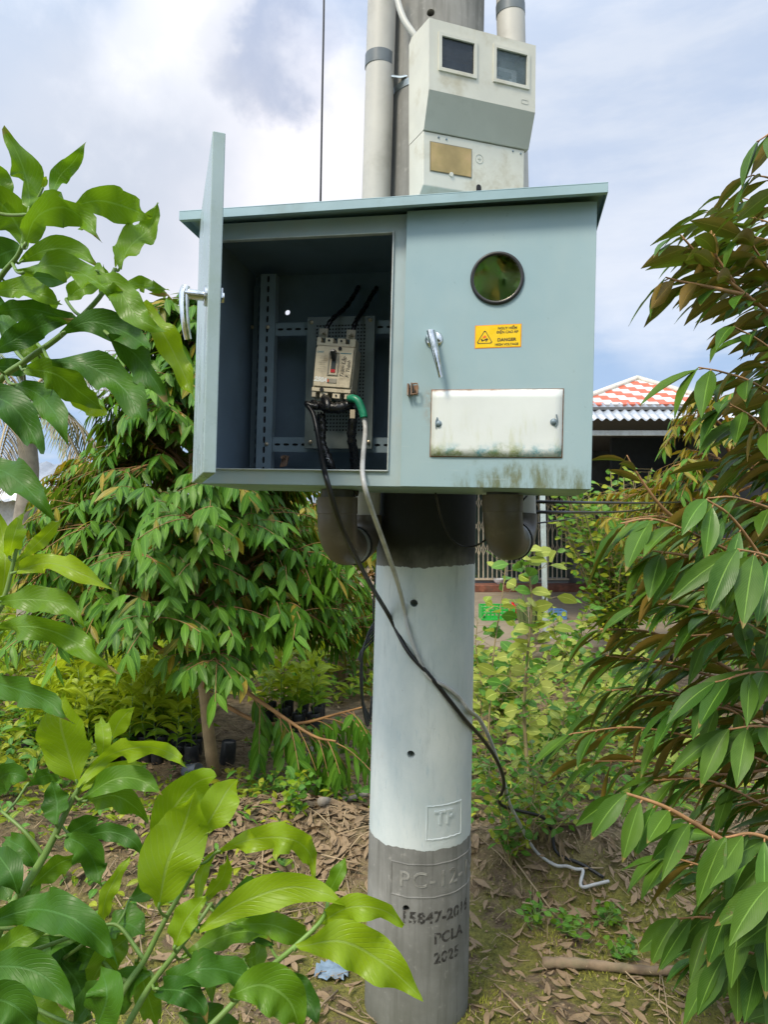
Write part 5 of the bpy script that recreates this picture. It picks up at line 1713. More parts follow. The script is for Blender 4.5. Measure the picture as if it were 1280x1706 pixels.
# ------------------------------------------------------------------ house and yard
conc_y = simple('yard_concrete', (.26, .205, .14), .85, var=.15, scale=2.5, bump=.3, bscale=30, bdist=.004, dirt=((.17, .14, .09), .6))
mb = MB(); mb.box(.9, 9, 8.55, 15.6, -.1, .10); o = mb.build('yard_floor', conc_y, loc=(0, 10, 0), bevel=.02); tag(o, kind='structure')
mb = MB()
r = random.Random(2)
for k in range(16):
    x = .9 + k * .5; mb.box(x + .01, x + .48, 8.36 + r.uniform(-.02, .02), 8.54, -.05, .05 + r.uniform(-.02, .02))
o = mb.build('yard_kerb', simple('mossy_kerb', (.15, .13, .09), .95, var=.35, scale=8, bump=.5), loc=(0, 8.5, 0), bevel=.02); tag(o, kind='structure')

HR = thing('house', 'house with red and white checkered tile roof and corrugated eaves over a dark porch', 'house', (4, 12, 0))
b = NB('checkered_roof_tiles')
uvn = b.n('ShaderNodeUVMap').outputs[0]; s = b.xyz(uvn)
row = b.math('FLOOR', b.math('DIVIDE', s[1], .105))
u = b.math('ADD', b.math('DIVIDE', s[0], .50), b.math('MULTIPLY', row, .235))
fr_ = b.math('FRACT', u)
red = b.ss(fr_, .498, .502)
c = b.mix(red, (.60, .59, .57), (.60, .095, .03))
c = b.mix(b.math('MULTIPLY', b.ss(b.noise(6, 5, .7), .45, .75), .25), c, (.40, .33, .28))
jr = b.math('FRACT', b.math('DIVIDE', s[1], .105)); ju = b.math('FRACT', b.math('MULTIPLY', u, 2))
j = b.math('MAXIMUM', b.ss(jr, .10, .04), b.ss(ju, .05, .02))
c = b.mix(b.math('MULTIPLY', j, .35), c, (.25, .16, .12))
b.setin(b.p.inputs['Base Color'], c); b.p.inputs['Roughness'].default_value = .45
roofm = b.m
Ya = 10.9; apex = at(1063, 633, Ya); Lb = at(948, 676, 9.75); Rb = at(1200, 674, 9.75); back = apex + V((0, 5.2, .0))
Lk = V((Lb.x, 16, Lb.z)); Rk = V((Rb.x, 16, Rb.z))
mb = MB()


def planar(pts, ux):
    o0 = pts[0]; uvs = []
    for p in pts:
        d = p - o0; u_ = d.dot(ux); w_ = (d - ux * u_).length; uvs.append((u_, w_))
    return uvs


ux = (Rb - Lb).normalized()
mb.add([Lb, Rb, apex], [(0, 1, 2)], [planar([Lb, Rb, apex], ux)])
mb.add([Rb, Rk, back, apex], [(0, 1, 2, 3)], [planar([Rb, Rk, back, apex], V((0, 1, 0)))])
mb.add([Lk, Lb, apex, back], [(0, 1, 2, 3)], [planar([Lk, Lb, apex, back], V((0, -1, 0)))])
mb.build('roof', roofm, HR, smooth=False, solid=.03)
ridge = simple('ridge_tile', (.60, .57, .50), .6, dirt=((.35, .32, .25), .5))
for a, b_ in ((Lb, apex), (Rb, apex), (apex, back)):
    mb = MB(); n = 40
    for i in range(n):
        p = a.lerp(b_, i / n); q = a.lerp(b_, (i + .9) / n); mb.tube([p + UP * .02, q + UP * .03], [.035, .045], 8)
    mb.build('ridge_cap', ridge, HR, angle=50)
# corrugated eave sheets all round the front
cor = simple('corrugated_sheet', (.36, .39, .43), .35, .3, var=.1, dirt=((.4, .38, .33), .5))
def corr(name, x0, x1, ya, za, yb, zb, parent, mat=cor, pitch=.115, amp=.018):
    mb = MB(); n = int((x1 - x0) / pitch * 8)
    vs = []
    for i in range(n + 1):
        x = x0 + (x1 - x0) * i / n; w = amp * math.sin(2 * math.pi * x / pitch)
        vs += [(x, ya, za + w), (x, yb, zb + w)]
    mb.add(vs, [(2 * i, 2 * i + 2, 2 * i + 3, 2 * i + 1) for i in range(n)])
    return mb.build(name, mat, parent, angle=180, solid=.004)
ez0 = at(1000, 699, 9.25).z; ez1 = at(1000, 673, 9.8).z
corr('eave_sheet', 1.2, 5.4, 9.25, ez0, 9.8, ez1, HR)
mb = MB(); mb.box(1.2, 5.9, 9.55, 16, ez1 - .12, ez1 - .08); mb.build('added_unseen_ceiling', simple('added_ceiling_dark', (.10, .10, .10), .8), HR, smooth=False)  # unseen ceiling, added to keep the porch dark
zb = at(1000, 722, 9.5).z
mb = MB(); mb.box(1.2, 5.4, 9.45, 9.5, zb - .035, zb + .035); mb.build('beam', simple('pale_beam', (.50, .52, .52), .5, dirt=((.3, .25, .2), .5)), HR, bevel=.005)
wall_g = simple('shade_dark_wall_render', (.11, .12, .13), .9, var=.2, scale=2, dirt=((.05, .05, .05), .5))  # darker wall colour with the porch's shade put into it
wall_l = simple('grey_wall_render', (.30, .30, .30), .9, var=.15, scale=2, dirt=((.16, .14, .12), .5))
mb = MB()
mb.box(1.2, 1.3, 15.5, 15.7, 0, 3.2); mb.box(3.92, 4.35, 15.5, 15.7, .1, 3.2); mb.box(1.3, 3.92, 15.5, 15.7, 2.35, 3.2)
mb.build('wall', wall_l, HR, smooth=False)
mb = MB(); mb.box(1.25, 3.95, 15.2, 15.49, .0, .33); mb.build('wall', wall_l, HR, smooth=False)
mb = MB(); mb.box(5.4, 5.5, 9.8, 16, 0, 3.15); mb.box(4.4, 5.4, 15.5, 15.6, 0, 3.15); mb.box(1.2, 5.4, 17.5, 17.6, 0, 3.15); mb.build('inner_wall_or_shade_sheet', wall_g, HR, smooth=False)
# navy sheet at the right, the porch's darkness painted in
mb = MB(); mb.box(4.05, 5.38, 12.6, 12.7, 0, 3.05); mb.build('inner_wall_or_shade_sheet', simple('navy_porch_shade', (.02, .028, .04), .7), HR, smooth=False)
mb = MB(); mb.box(1.3, 5, 14.6, 15.1, .10, .24); o = mb.build('brick_step', simple('red_brick', (.20, .075, .045), .9, var=.35, scale=9, dirt=((.1, .09, .07), .6)), HR, bevel=.01)
# folding gate
GR = thing('folding_gate', 'cream folding metal gate with crossed lattice, closing the porch', 'gate', (2.6, 15.2, .33))
cream_g = simple('cream_gate_paint', (.52, .45, .33), .5, dirt=((.3, .22, .15), .4))
for gx in range(2):
    mb = MB(); X0 = 1.35 + gx * 1.29; X1 = X0 + 1.26; n = 13
    for i in range(n + 1):
        x = X0 + (X1 - X0) * i / n; mb.box(x - .011, x + .011, 15.18, 15.21, .34, 2.34)
    for zc_ in (.95, 1.45, 1.95):
        for i in range(n):
            x = X0 + (X1 - X0) * i / n; w = (X1 - X0) / n
            for s_ in (1, -1):
                mb.tube([V((x, 15.165 - .004 * s_, zc_ - s_ * .13)), V((x + w, 15.165 - .004 * s_, zc_ + s_ * .13))], .0075, 4)
    mb.build('gate_leaf', cream_g, GR, smooth=False)
mb = MB(); mb.box(1.3, 3.95, 15.30, 15.33, .34, 2.34); mb.build('gate_backing', simple('green_backing', (.04, .075, .06), .6), GR, smooth=False)
mb = MB(); mb.box(1.3, 3.95, 15.12, 15.24, .30, .335); mb.build('gate_track', cream_g, GR, smooth=False)
# porch post
pt = at(908, 780, 9.12); pb = at(913, 1074, 9.0)
mb = MB(); x_ = pb.x
mb.add([(x_ + dx, 9.1 + dy, .1) for dx, dy in ((-.03, -.03), (.03, -.03), (.03, .03), (-.03, .03))] + [(x_ + dx - .06, 9.1 + dy, ez0) for dx, dy in ((-.03, -.03), (.03, -.03), (.03, .03), (-.03, .03))],
       [(0, 3, 2, 1), (4, 5, 6, 7), (0, 1, 5, 4), (1, 2, 6, 5), (2, 3, 7, 6), (3, 0, 4, 7)])
mb.box(x_ - .08, x_ + .08, 9.02, 9.18, .1, .115)
mb.build('porch_post', simple('post_paint', (.46, .54, .54), .5, dirt=((.3, .25, .2), .5)), HR, bevel=.004)


def crate(label, x, y, w, d, h, col):
    root = thing('plastic_crate', label, 'crate', (x, y, .1)); m_ = simple('crate_' + '%d' % int(col[2] * 1000), col, .4)
    mb = MB(); t = .012
    for s_ in (0, 1):
        yy = y + s_ * d
        mb.box(x, x + w, yy, yy + t, .1 + h - .03, .1 + h); mb.box(x, x + w, yy, yy + t, .1, .13); mb.box(x, x + w, yy, yy + t, .1 + h * .45, .1 + h * .6)
        n = 9
        for i in range(n): mb.box(x + (w - .02) * i / (n - 1), x + (w - .02) * i / (n - 1) + .02, yy + .001, yy + t - .001, .1, .1 + h)
        xx = x + s_ * (w - t)
        mb.box(xx, xx + t, y + t, y + d, .1, .1 + h)
    mb.build('crate_side', m_, root, bevel=.003); mb = MB(); mb.box(x + .01, x + w - .01, y + .01, y + d, .1, .112); mb.build('crate_floor', m_, root)


crate('bright green plastic crate on the yard, seen right of the pole', 1.46, 10.6, .50, .34, .21, (.02, .38, .05))
crate('blue plastic crate on the yard behind the porch post', 2.40, 10.7, .36, .3, .13, (.10, .22, .40))
mb = MB(); mb.lathe([(.05, 0), (.06, .02), (.06, .16), (.03, .20), (.022, .21), (.022, .24), (0, .245)], c=(1.98, 10.9, .1), n=18, cap=False)
tag(mb.build('red_bottle', simple('red_plastic', (.65, .02, .02), .35), loc=(1.98, 10.9, .1)), 'small red plastic bottle standing beside the green crate', 'bottle')
mb = MB(); mb.lathe([(.0, 0), (.05, .0), (.11, .05), (.13, .11), (.12, .11), (.09, .04), (0, .02)], c=(2.42, 14.85, .24), n=24, cap=False)
tag(mb.build('white_bowl', simple('white_enamel', (.7, .7, .68), .3), loc=(2.42, 14.85, .24)), 'white bowl on the brick step under the gate', 'bowl')
# snake plant in a pot
root = thing('potted_snake_plant', 'snake plant with upright striped leaves in a wide pot on the yard edge', 'potted plant', (1.80, 8.75, .1))
mb = MB(); mb.lathe([(.12, 0), (.17, .10), (.19, .14), (.175, .14), (.16, .11)], c=(1.80, 8.75, .1), n=26, cap=False); mb.build('pot', simple('grey_pot', (.33, .28, .23), .7), root)
mb = MB(); r = random.Random(3)
for k in range(16):
    a = k * 2.4; st = V((1.80 + math.cos(a) * .08, 8.75 + math.sin(a) * .08, .2)); blade(mb, st, V((math.cos(a) * .25, math.sin(a) * .25, 1)), r.uniform(.3, .55), .026, V((math.cos(a + r.uniform(-1, 1)), -1, 0)), droop=-.05, prof=[.6, .9, 1, .8, .05])
mb.build('foliage', [leaf_mat('snake_leaf', ((.09, .13, .05), (.16, .20, .08)), (.12, .16, .06), veins=20, vb=1, trans=.05)], root, angle=180)
# stake with green cap
root = thing('garden_stake', 'pale bamboo stake with a green cap standing in the soil', 'stake', (1.95, 7.7, 0)); s0 = gp(937, 1112)
root.location = s0; ROOTLOC[root.name] = s0
mb = MB(); mb.tube([s0, s0 + V((-.015, 0, .40))], .011, 10); mb.build('pole', simple('bamboo', (.60, .50, .34), .6), root)
mb = MB(); mb.tube([s0 + V((-.015, 0, .38)), s0 + V((-.017, 0, .44))], .015, 10); mb.build('cap', simple('green_cap', (.01, .25, .14), .4), root)
mb = MB(); mb.tube(catmull([gp(770, 1114, .03), gp(860, 1117, .03), gp(940, 1121, .03), gp(1010, 1124, .03), gp(1130, 1134, .03)], 6), .024, 12)
tag(mb.build('grey_pipe', simple('dusty_pvc', (.42, .42, .38), .5, dirt=((.25, .22, .16), .6)), loc=tuple(gp(860, 1117, .03)), angle=180), 'long dusty grey pipe lying on the soil in front of the yard', 'pipe')
mb = MB(); mb.tube(catmull([gp(795, 1098, .02), gp(830, 1103, .03), gp(860, 1106, .02)], 5), .02, 10)
tag(mb.build('old_plank', simple('old_board', (.22, .16, .12), .9), loc=tuple(gp(830, 1103)), angle=180), 'short dark board lying by the kerb of the yard', 'plank')
# cables crossing to the house
WG = 'wires running from the pole to the house'
for k, (a, b_, lb) in enumerate(((at(893, 836, 2.35), at(1205, 824, 11), 'upper black wire strung from the right conduit towards the house'),
                                 (at(893, 853, 2.35), at(1110, 836, 9.5), 'lower black wire strung from the right conduit towards the house'),
                                 (at(893, 872, 2.35), at(1010, 838, 9.2), 'thin slanting wire below the two thicker ones'))):
    P = [a.lerp(b_, t) + V((0, 0, -.05 * math.sin(math.pi * t))) for t in [i / 12 for i in range(13)]]
    mb = MB(); mb.tube(P, (.006, .006, .003)[k], 6); tag(mb.build('service_wire', cable_black, loc=tuple(a), angle=180), lb, 'wire', WG)
mb = MB(); mb.tube([at(-60, 888, 8), at(120, 884, 7.5), at(340, 878, 7)], .009, 6); tag(mb.build('garden_wire', cable_black, loc=tuple(at(120, 884, 7.5)), angle=180), 'dark wire stretched level behind the golden durian on the left', 'wire')
# shed far left
SR = thing('shed', 'low shed with pale corrugated roof behind the palm at the far left', 'shed', (-8, 14, 0))
z1 = at(0, 768, 14.5).z
mb = MB(); n = 60; vs = []
for i in range(n + 1):
    x = -11 + 5.0 * i / n; w = .03 * math.sin(i * 1.6); vs += [(x, 13.4, z1 - .75 + w - .10 * (x + 8)), (x, 15.4, z1 + .1 + w - .10 * (x + 8))]
mb.add(vs, [(2 * i, 2 * i + 2, 2 * i + 3, 2 * i + 1) for i in range(n)]); mb.build('roof', cor, SR, angle=180, solid=.01)
mb = MB(); mb.box(-10.8, -6.3, 13.7, 15.2, 0, 1.95); mb.build('wall', simple('shed_wall', (.42, .42, .40), .8, dirt=((.25, .2, .15), .5)), SR, smooth=False)

# ------------------------------------------------------------------ the near durian on the right
NR = V((1.55, 2.15, 0)); ND = thing('durian_tree', 'durian tree at the right edge, long drooping leaves with bronze undersides reaching into view', 'tree', NR)
mb = MB(); mb.tube([NR + V((.03 * math.sin(i), .03 * math.cos(i * 1.3), i * .3 - .1)) for i in range(13)], [.07 - .004 * i for i in range(13)], 16); mb.build('trunk', bark, ND, angle=180)
NL = MB(); NT = MB()
rr = random.Random(17)


def near_spray(pts, L=.145, w=.0225, face=-.12, step=.030, lightp=.10, start=.25, thick=.005, dn=.48, alt=True, r=rr, bronze=0.0):
    pre = 0.0
    if pts[0].x > 1.0:      # carry the bough back to the trunk
        z_ = max(.25, pts[0].z - .14); root_ = V((1.55, 2.15, z_)); pts = [root_, root_.lerp(pts[0], .5) + V((0, 0, .03))] + list(pts)
        pre = (pts[2] - root_).length
    P = catmull(pts, 8); n = len(P)
    NT.tube(P, [thick * (1.3 - 1.0 * i / n) for i in range(n)], 8)
    ln = [0.0]
    for i in range(1, n): ln.append(ln[-1] + (P[i] - P[i - 1]).length)
    s_ = min(pre, ln[-1] * .6) + (ln[-1] - min(pre, ln[-1] * .6)) * start; side = 1
    while s_ <= ln[-1] + .001:
        hid = V((0, r.uniform(.2, 1.0) if (face < .5 and r.random() < .45) else 0, 0))
        i = max(1, next((k for k in range(n) if ln[k] >= s_ - 1e-6), n - 1))
        t = (P[i] - P[i - 1]).normalized(); p = P[i - 1].lerp(P[i], (s_ - ln[i - 1]) / max(1e-6, ln[i] - ln[i - 1]))
        sd = t.cross(UP).normalized()
        d = (t * r.uniform(.6, 1.1) + sd * side * r.uniform(.15, .55) + V((0, 0, -dn * r.uniform(.5, 1.35))) + rv(r, .10)).normalized()
        pet = p + d * .014 + V((0, 0, .004))
        NT.tube([p, pet], .0016, 5)
        nn = UP * r.uniform(.5, 1.0) + V((0, -1, 0)) * face * r.uniform(.3, 1.7) + hid + V((-.15, 0, 0)) + rv(r, .2)
        NL.cur = 1 if r.random() < lightp else 0
        blade(NL, pet, d, L * r.uniform(.78, 1.12), w * r.uniform(.72, 1.0), nn, droop=r.uniform(.15, .5), prof=DW, fold=r.uniform(.1, .35), cup=-.12, wave=.12 * r.random(), ph=r.uniform(0, 6))
        s_ += step * r.uniform(.7, 1.25); side = -side
    # tip leaf
    blade(NL, P[-1], (P[-1] - P[-2]) + V((0, 0, -.01)), L * .9, w * .9, UP + V((0, -face, 0)), droop=.6, prof=DW, cup=-.1)


def pp(*a): return [at(x, y, d) for x, y, d in a]


near_spray(pp((1420, 330, 1.9), (1350, 240, 1.8), (1300, 218, 1.72), (1262, 236, 1.68)), L=.15, dn=.65, step=.036)
near_spray(pp((1420, 420, 1.9), (1350, 340, 1.8), (1290, 300, 1.72), (1255, 292, 1.7)), L=.14, dn=.7)
near_spray(pp((1420, 640, 2.0), (1330, 560, 1.85), (1245, 492, 1.75), (1180, 440, 1.7), (1135, 392, 1.66)), L=.125, step=.028, start=.38, thick=.007)
near_spray(pp((1245, 492, 1.75), (1190, 480, 1.72), (1140, 470, 1.68), (1110, 462, 1.66)), L=.125, start=.2, dn=.6)
near_spray(pp((1225, 472, 1.74), (1188, 415, 1.72), (1186, 384, 1.72)), L=.10, start=.3, dn=.4, step=.04, thick=.003)
near_spray(pp((1380, 560, 1.9), (1320, 500, 1.8), (1262, 420, 1.74), (1240, 385, 1.72)), L=.14, start=.3)
near_spray(pp((1420, 700, 1.9), (1330, 620, 1.8), (1270, 570, 1.72), (1225, 545, 1.68)), L=.14, lightp=.15)
near_spray(pp((1420, 780, 1.9), (1330, 690, 1.8), (1260, 640, 1.7), (1205, 620, 1.65), (1165, 612, 1.62)), L=.16, w=.025, start=.25, dn=.65)
near_spray(pp((1420, 850, 1.9), (1330, 770, 1.75), (1260, 700, 1.65), (1215, 672, 1.6)), L=.16, w=.025, start=.2)
near_spray(pp((1130, 870, 1.75), (1095, 835, 1.72), (1060, 785, 1.70), (1045, 758, 1.70)), L=.085, w=.010, start=.6, step=.035, thick=.004, dn=.35)
near_spray(pp((1420, 1080, 1.7), (1310, 980, 1.58), (1225, 868, 1.48), (1178, 832, 1.44)), L=.115, w=.021, face=1.6, lightp=.9, start=.72, step=.045, dn=1.5, thick=.006)
near_spray(pp((1420, 900, 1.8), (1320, 860, 1.65), (1230, 830, 1.55), (1180, 830, 1.5)), L=.15, lightp=.1, start=.2)
near_spray(pp((1420, 1000, 1.75), (1300, 960, 1.6), (1190, 905, 1.5), (1095, 866, 1.43), (1035, 872, 1.40)), L=.155, w=.022, start=.3, dn=.75, step=.030)
near_spray(pp((1300, 960, 1.6), (1210, 940, 1.5), (1140, 925, 1.46), (1090, 918, 1.43)), L=.145, start=.1, step=.03)
near_spray(pp((1420, 1030, 1.6), (1330, 950, 1.45), (1275, 925, 1.40), (1230, 915, 1.36)), L=.165, w=.026, face=1.4, lightp=.6, start=.3, dn=1.1)
near_spray(pp((1420, 1150, 1.8), (1320, 1080, 1.65), (1240, 1040, 1.55), (1180, 1020, 1.5)), L=.155, start=.2)
near_spray(pp((1420, 1230, 2.0), (1290, 1160, 1.9), (1190, 1100, 1.82), (1090, 1055, 1.76), (1000, 1048, 1.72)), L=.135, w=.018, start=.25, step=.03, dn=.4, thick=.007)
near_spray(pp((1290, 1160, 1.9), (1200, 1130, 1.85), (1100, 1105, 1.78), (1010, 1092, 1.75)), L=.135, w=.018, start=.1, dn=.4)
near_spray(pp((1420, 1180, 1.7), (1330, 1130, 1.6), (1260, 1120, 1.5), (1200, 1135, 1.46)), L=.15, face=.6, start=.2)
near_spray(pp((1420, 1340, 2.0), (1300, 1280, 1.9), (1180, 1235, 1.8), (1060, 1212, 1.74), (955, 1222, 1.70)), L=.14, w=.018, start=.22, step=.030, dn=.45)
near_spray(pp((1300, 1280, 1.9), (1200, 1290, 1.85), (1080, 1270, 1.78), (990, 1268, 1.75)), L=.14, w=.018, start=.1, dn=.45)
near_spray(pp((1420, 1300, 1.7), (1330, 1230, 1.6), (1270, 1210, 1.5), (1215, 1215, 1.46)), L=.15, face=.6, start=.2)
near_spray(pp((1420, 1530, 1.6), (1290, 1450, 1.48), (1180, 1385, 1.42), (1110, 1345, 1.38), (1045, 1322, 1.36)), L=.125, w=.021, face=1.3, start=.22, step=.032, dn=1.0, lightp=.35, thick=.008)
near_spray(pp((1420, 1470, 1.5), (1330, 1420, 1.42), (1260, 1390, 1.36), (1210, 1395, 1.33)), L=.15, w=.024, face=1.0, start=.2, dn=1.0, lightp=.3)
near_spray(pp((1420, 1560, 1.75), (1300, 1500, 1.65), (1190, 1450, 1.6), (1110, 1425, 1.57)), L=.135, start=.2, dn=.7)
near_spray(pp((1420, 1600, 1.5), (1330, 1540, 1.42), (1270, 1500, 1.38), (1230, 1490, 1.36)), L=.16, w=.024, face=1.2, start=.2, dn=1.2, lightp=.2)
near_spray(pp((1420, 1660, 1.7), (1290, 1560, 1.6), (1190, 1530, 1.55), (1130, 1530, 1.52)), L=.125, start=.25, dn=1.0, face=.9)
near_spray(pp((1420, 1760, 1.6), (1320, 1640, 1.5), (1260, 1590, 1.45), (1210, 1590, 1.42)), L=.14, start=.25, dn=1.0, face=.9)
near_spray(pp((1420, 1560, 1.4), (1350, 1500, 1.32), (1290, 1470, 1.28)), L=.16, w=.025, face=1.2, start=.2, dn=1.2)
for k, (px, py, d) in enumerate(((1010, 1150, 1.9), (985, 1190, 1.95), (1060, 1160, 1.8), (1000, 1100, 1.9), (1090, 980, 1.7), (1050, 1010, 1.7), (1130, 1060, 1.65), (1120, 1180, 1.65), (1090, 1300, 1.7))):
    near_spray(pp((1430, py + 130, d + .12), (1270, py + 40, d + .07), (px + 90, py, d + .02), (px, py, d)), L=.14, w=.019, start=.3, step=.026, dn=.42)
for k in range(26):
    py = rr.uniform(300, 900); px = rr.uniform(1150, 1250) if py < 520 else rr.uniform(1215, 1290); d = rr.uniform(1.75, 2.2)
    near_spray(pp((1430, py + rr.uniform(60, 160), d + .1), ((1430 + px) / 2, py + 30, d + .05), (px, py, d)), L=.135, w=.019, start=.3, dn=.45, step=.028)
# inner sprays further back filling the crown
rf = random.Random(77)
for k in range(64):
    py = rf.uniform(560, 1640)
    lim = 1215 if py < 820 else 1080 if py < 1300 else 1130
    px = rf.uniform(lim, 1330); d = rf.uniform(1.9, 2.5)
    near_spray(pp((1430, py + rf.uniform(20, 140), d + .1), ((1430 + px) / 2, py + rf.uniform(-20, 50), d + .05), (px, py, d)), L=.145, w=.021, start=.3, dn=.5, r=rf, step=.034)
for k in range(14):   # beyond the frame, so the tree stays a tree from another side
    py = rf.uniform(100, 1400); px = rf.uniform(1500, 1900); d = rf.uniform(1.7, 2.4)
    near_spray(pp((1420, py + 100, d), (px - 100, py + 20, d), (px, py, d)), L=.145, start=.3, r=rf)
NT.build('twigs', simple('near_twig', (.36, .19, .08), .65, var=.25, scale=20, bump=.3), ND, angle=180)
NL.build('foliage', [durian_near, durian_near_light], ND, angle=180)

# ------------------------------------------------------------------ big leaved saplings on the left, close to the lens
LP = [.10, .25, .43, .60, .74, .86, .94, .99, 1.0, .985, .95, .89, .80, .68, .52, .34, .17, .02]
rl = random.Random(23)


def big(mb, pts, wpx, tone, d=1.05, dd=0.0, roll=None, wave=1.0, face=1, stems=None, tw=None):
    """leaf along photo points; wpx = blade width in photo pixels"""
    roll = rl.uniform(-.5, .5) if roll is None else roll
    n = len(pts); P3 = []
    d0 = d
    if stems:
        # the leaf grows out of the nearest stem: start it at that stem's distance
        b0 = at(pts[0][0], pts[0][1], d); best = min(stems, key=lambda q: ((at(pts[0][0], pts[0][1], q.y) - q).length))
        d0 = best.y + max(-.05, min(.05, d - best.y))
        dd = d + dd - d0 if abs(d + dd - d0) < .12 else .12 * (1 if d > d0 else -1)
        base = at(pts[0][0], pts[0][1], d0)
        if .003 < (base - best).length < .35:
            mid = best.lerp(base, .5) + V((0, 0, -.004))
            nx_ = at(pts[1][0], pts[1][1], d0)
            tw.tube(catmull([best, mid, base, base.lerp(nx_, .12)], 4), [.0026 if (base - best).length > .06 else .0019] * 13, 7)
    for i, (x, y) in enumerate(pts):
        dep = d0 + dd * (i / (n - 1)) + .02 * math.sin(i * 1.9 + x)
        P3.append(at(x, y, dep))
    C = catmull(P3, 6)
    # resample to the outline's stations
    ln = [0.0]
    for i in range(1, len(C)): ln.append(ln[-1] + (C[i] - C[i - 1]).length)
    k = len(LP) - 1; Q = []
    for i in range(k + 1):
        s = ln[-1] * i / k; j = max(1, next((q for q in range(len(C)) if ln[q] >= s - 1e-7), len(C) - 1))
        Q.append(C[j - 1].lerp(C[j], (s - ln[j - 1]) / max(1e-7, ln[j] - ln[j - 1])))
    w = wpx * d / FOC / 2 * 1.0 / max(.6, math.cos(roll))
    t = (Q[-1] - Q[0]).normalized(); view = -(Q[k // 2] - V((0, 0, CAMZ))).normalized()
    nn = view * face
    nn = Matrix.Rotation(roll, 3, t) @ nn
    mb.cur = tone
    mb.leaf(Q, [a * w for a in LP], nn, fold=rl.uniform(.12, .4), wave=wave * rl.uniform(.7, 1.5), wn=rl.uniform(2.2, 3.6), ph=rl.uniform(0, 6.28))


def sapling(label, base_px, leaves, stems):
    root = thing('broadleaf_sapling', label, 'sapling', base_px, 'large leaved saplings near the camera')
    mb = MB()
    st = MB(); SP = []
    for pts, r0, r1 in stems:
        P = catmull([at(*p) for p in pts], 6); n = len(P)
        st.tube(P, [r0 + (r1 - r0) * i / n for i in range(n)], 10); SP += P
    for L_ in leaves: big(mb, *L_[:3], **(L_[3] if len(L_) > 3 else {}), stems=SP, tw=st)
    st.build('stems', green_stem, root, angle=180)
    mb.build('foliage', [sap_dark, sap_mid, sap_light], root, angle=180)


A = [
 (((49, 343), (44, 300), (28, 255), (4, 213)), 46, 1), (((86, 322), (100, 292), (122, 270), (143, 237)), 30, 1), (((70, 315), (76, 300), (78, 295)), 9, 2),
 (((125, 342), (165, 334), (210, 345), (250, 362)), 56, 1, dict(roll=.2)), (((199, 447), (215, 412), (248, 380), (262, 337)), 44, 1, dict(dd=.04)),
 (((40, 410), (60, 362), (105, 345), (145, 372), (168, 402)), 50, 1, dict(d=1.0)), (((44, 412), (25, 370), (-5, 335), (-40, 330)), 62, 1, dict(d=1.1)),
 (((36, 415), (10, 420), (-30, 440)), 50, 0, dict(d=1.12)), (((34, 436), (80, 415), (125, 418), (163, 442)), 38, 1, dict(d=1.08)),
 (((34, 455), (80, 442), (130, 452), (175, 480), (201, 503)), 46, 1, dict(d=1.0)), (((160, 450), (196, 480), (226, 525), (262, 548), (275, 552)), 48, 1, dict(d=.98)),
 (((228, 500), (268, 550), (300, 610), (324, 668)), 40, 2, dict(d=1.0)), (((200, 480), (232, 474), (260, 480), (283, 484)), 24, 1, dict(d=1.1)),
 (((-20, 487), (30, 482), (70, 492), (104, 508)), 42, 1), (((-20, 522), (40, 514), (90, 524), (138, 540)), 36, 0, dict(d=1.08)),
 (((-20, 590), (30, 562), (75, 540), (119, 532)), 42, 0, dict(d=1.03)), (((103, 555), (150, 535), (205, 552), (250, 582)), 50, 0, dict(d=.97)),
 (((180, 557), (225, 590), (258, 635), (276, 670)), 50, 0, dict(d=1.0)), (((86, 603), (145, 608), (205, 648), (246, 713)), 58, 0, dict(d=.95)),
 (((41, 615), (90, 622), (135, 655), (172, 682)), 50, 1, dict(d=1.02)), (((100, 635), (145, 665), (178, 692)), 40, 2, dict(d=1.1)),
 (((20, 640), (62, 655), (95, 695), (113, 742)), 48, 0, dict(d=1.0)), (((-30, 655), (15, 672), (48, 712), (66, 755)), 58, 0, dict(d=.96)),
 (((-40, 770), (15, 790), (58, 828), (90, 864)), 64, 0, dict(d=.92)), (((110, 500), (135, 480), (170, 478)), 30, 1, dict(d=1.12)),
 (((55, 560), (70, 530), (100, 500)), 28, 1, dict(d=1.14)), (((10, 560), (0, 520), (-20, 480)), 40, 0, dict(d=1.14)),
 (((165, 495), (175, 470), (172, 440)), 16, 1), (((192, 445), (196, 425), (194, 408)), 11, 2), (((30, 480), (60, 462), (110, 470)), 34, 0, dict(d=1.15)),
 (((-20, 350), (-5, 300), (-18, 262)), 50, 1, dict(d=1.1)), (((20, 570), (55, 590), (80, 600)), 34, 1, dict(d=1.12)), (((-20, 610), (20, 612), (60, 620)), 30, 0, dict(d=1.1)),
]
stA = [(((-60, 760, 1.2), (-8, 645, 1.1), (41, 602, 1.06), (103, 557, 1.05), (164, 497, 1.05), (192, 447, 1.05)), .0055, .003),
       (((-60, 560, 1.15), (0, 462, 1.08), (33, 418, 1.06), (49, 345, 1.05)), .005, .0025), (((-60, 760, 1.2), (-90, 1100, 1.25), (-110, 1500, 1.3), (-120, 2100, 1.35)), .012, .018)]
sapling('big leaved sapling high at the left edge, its wavy leaves against the sky', at(-120, 2300, 1.35), A, stA)
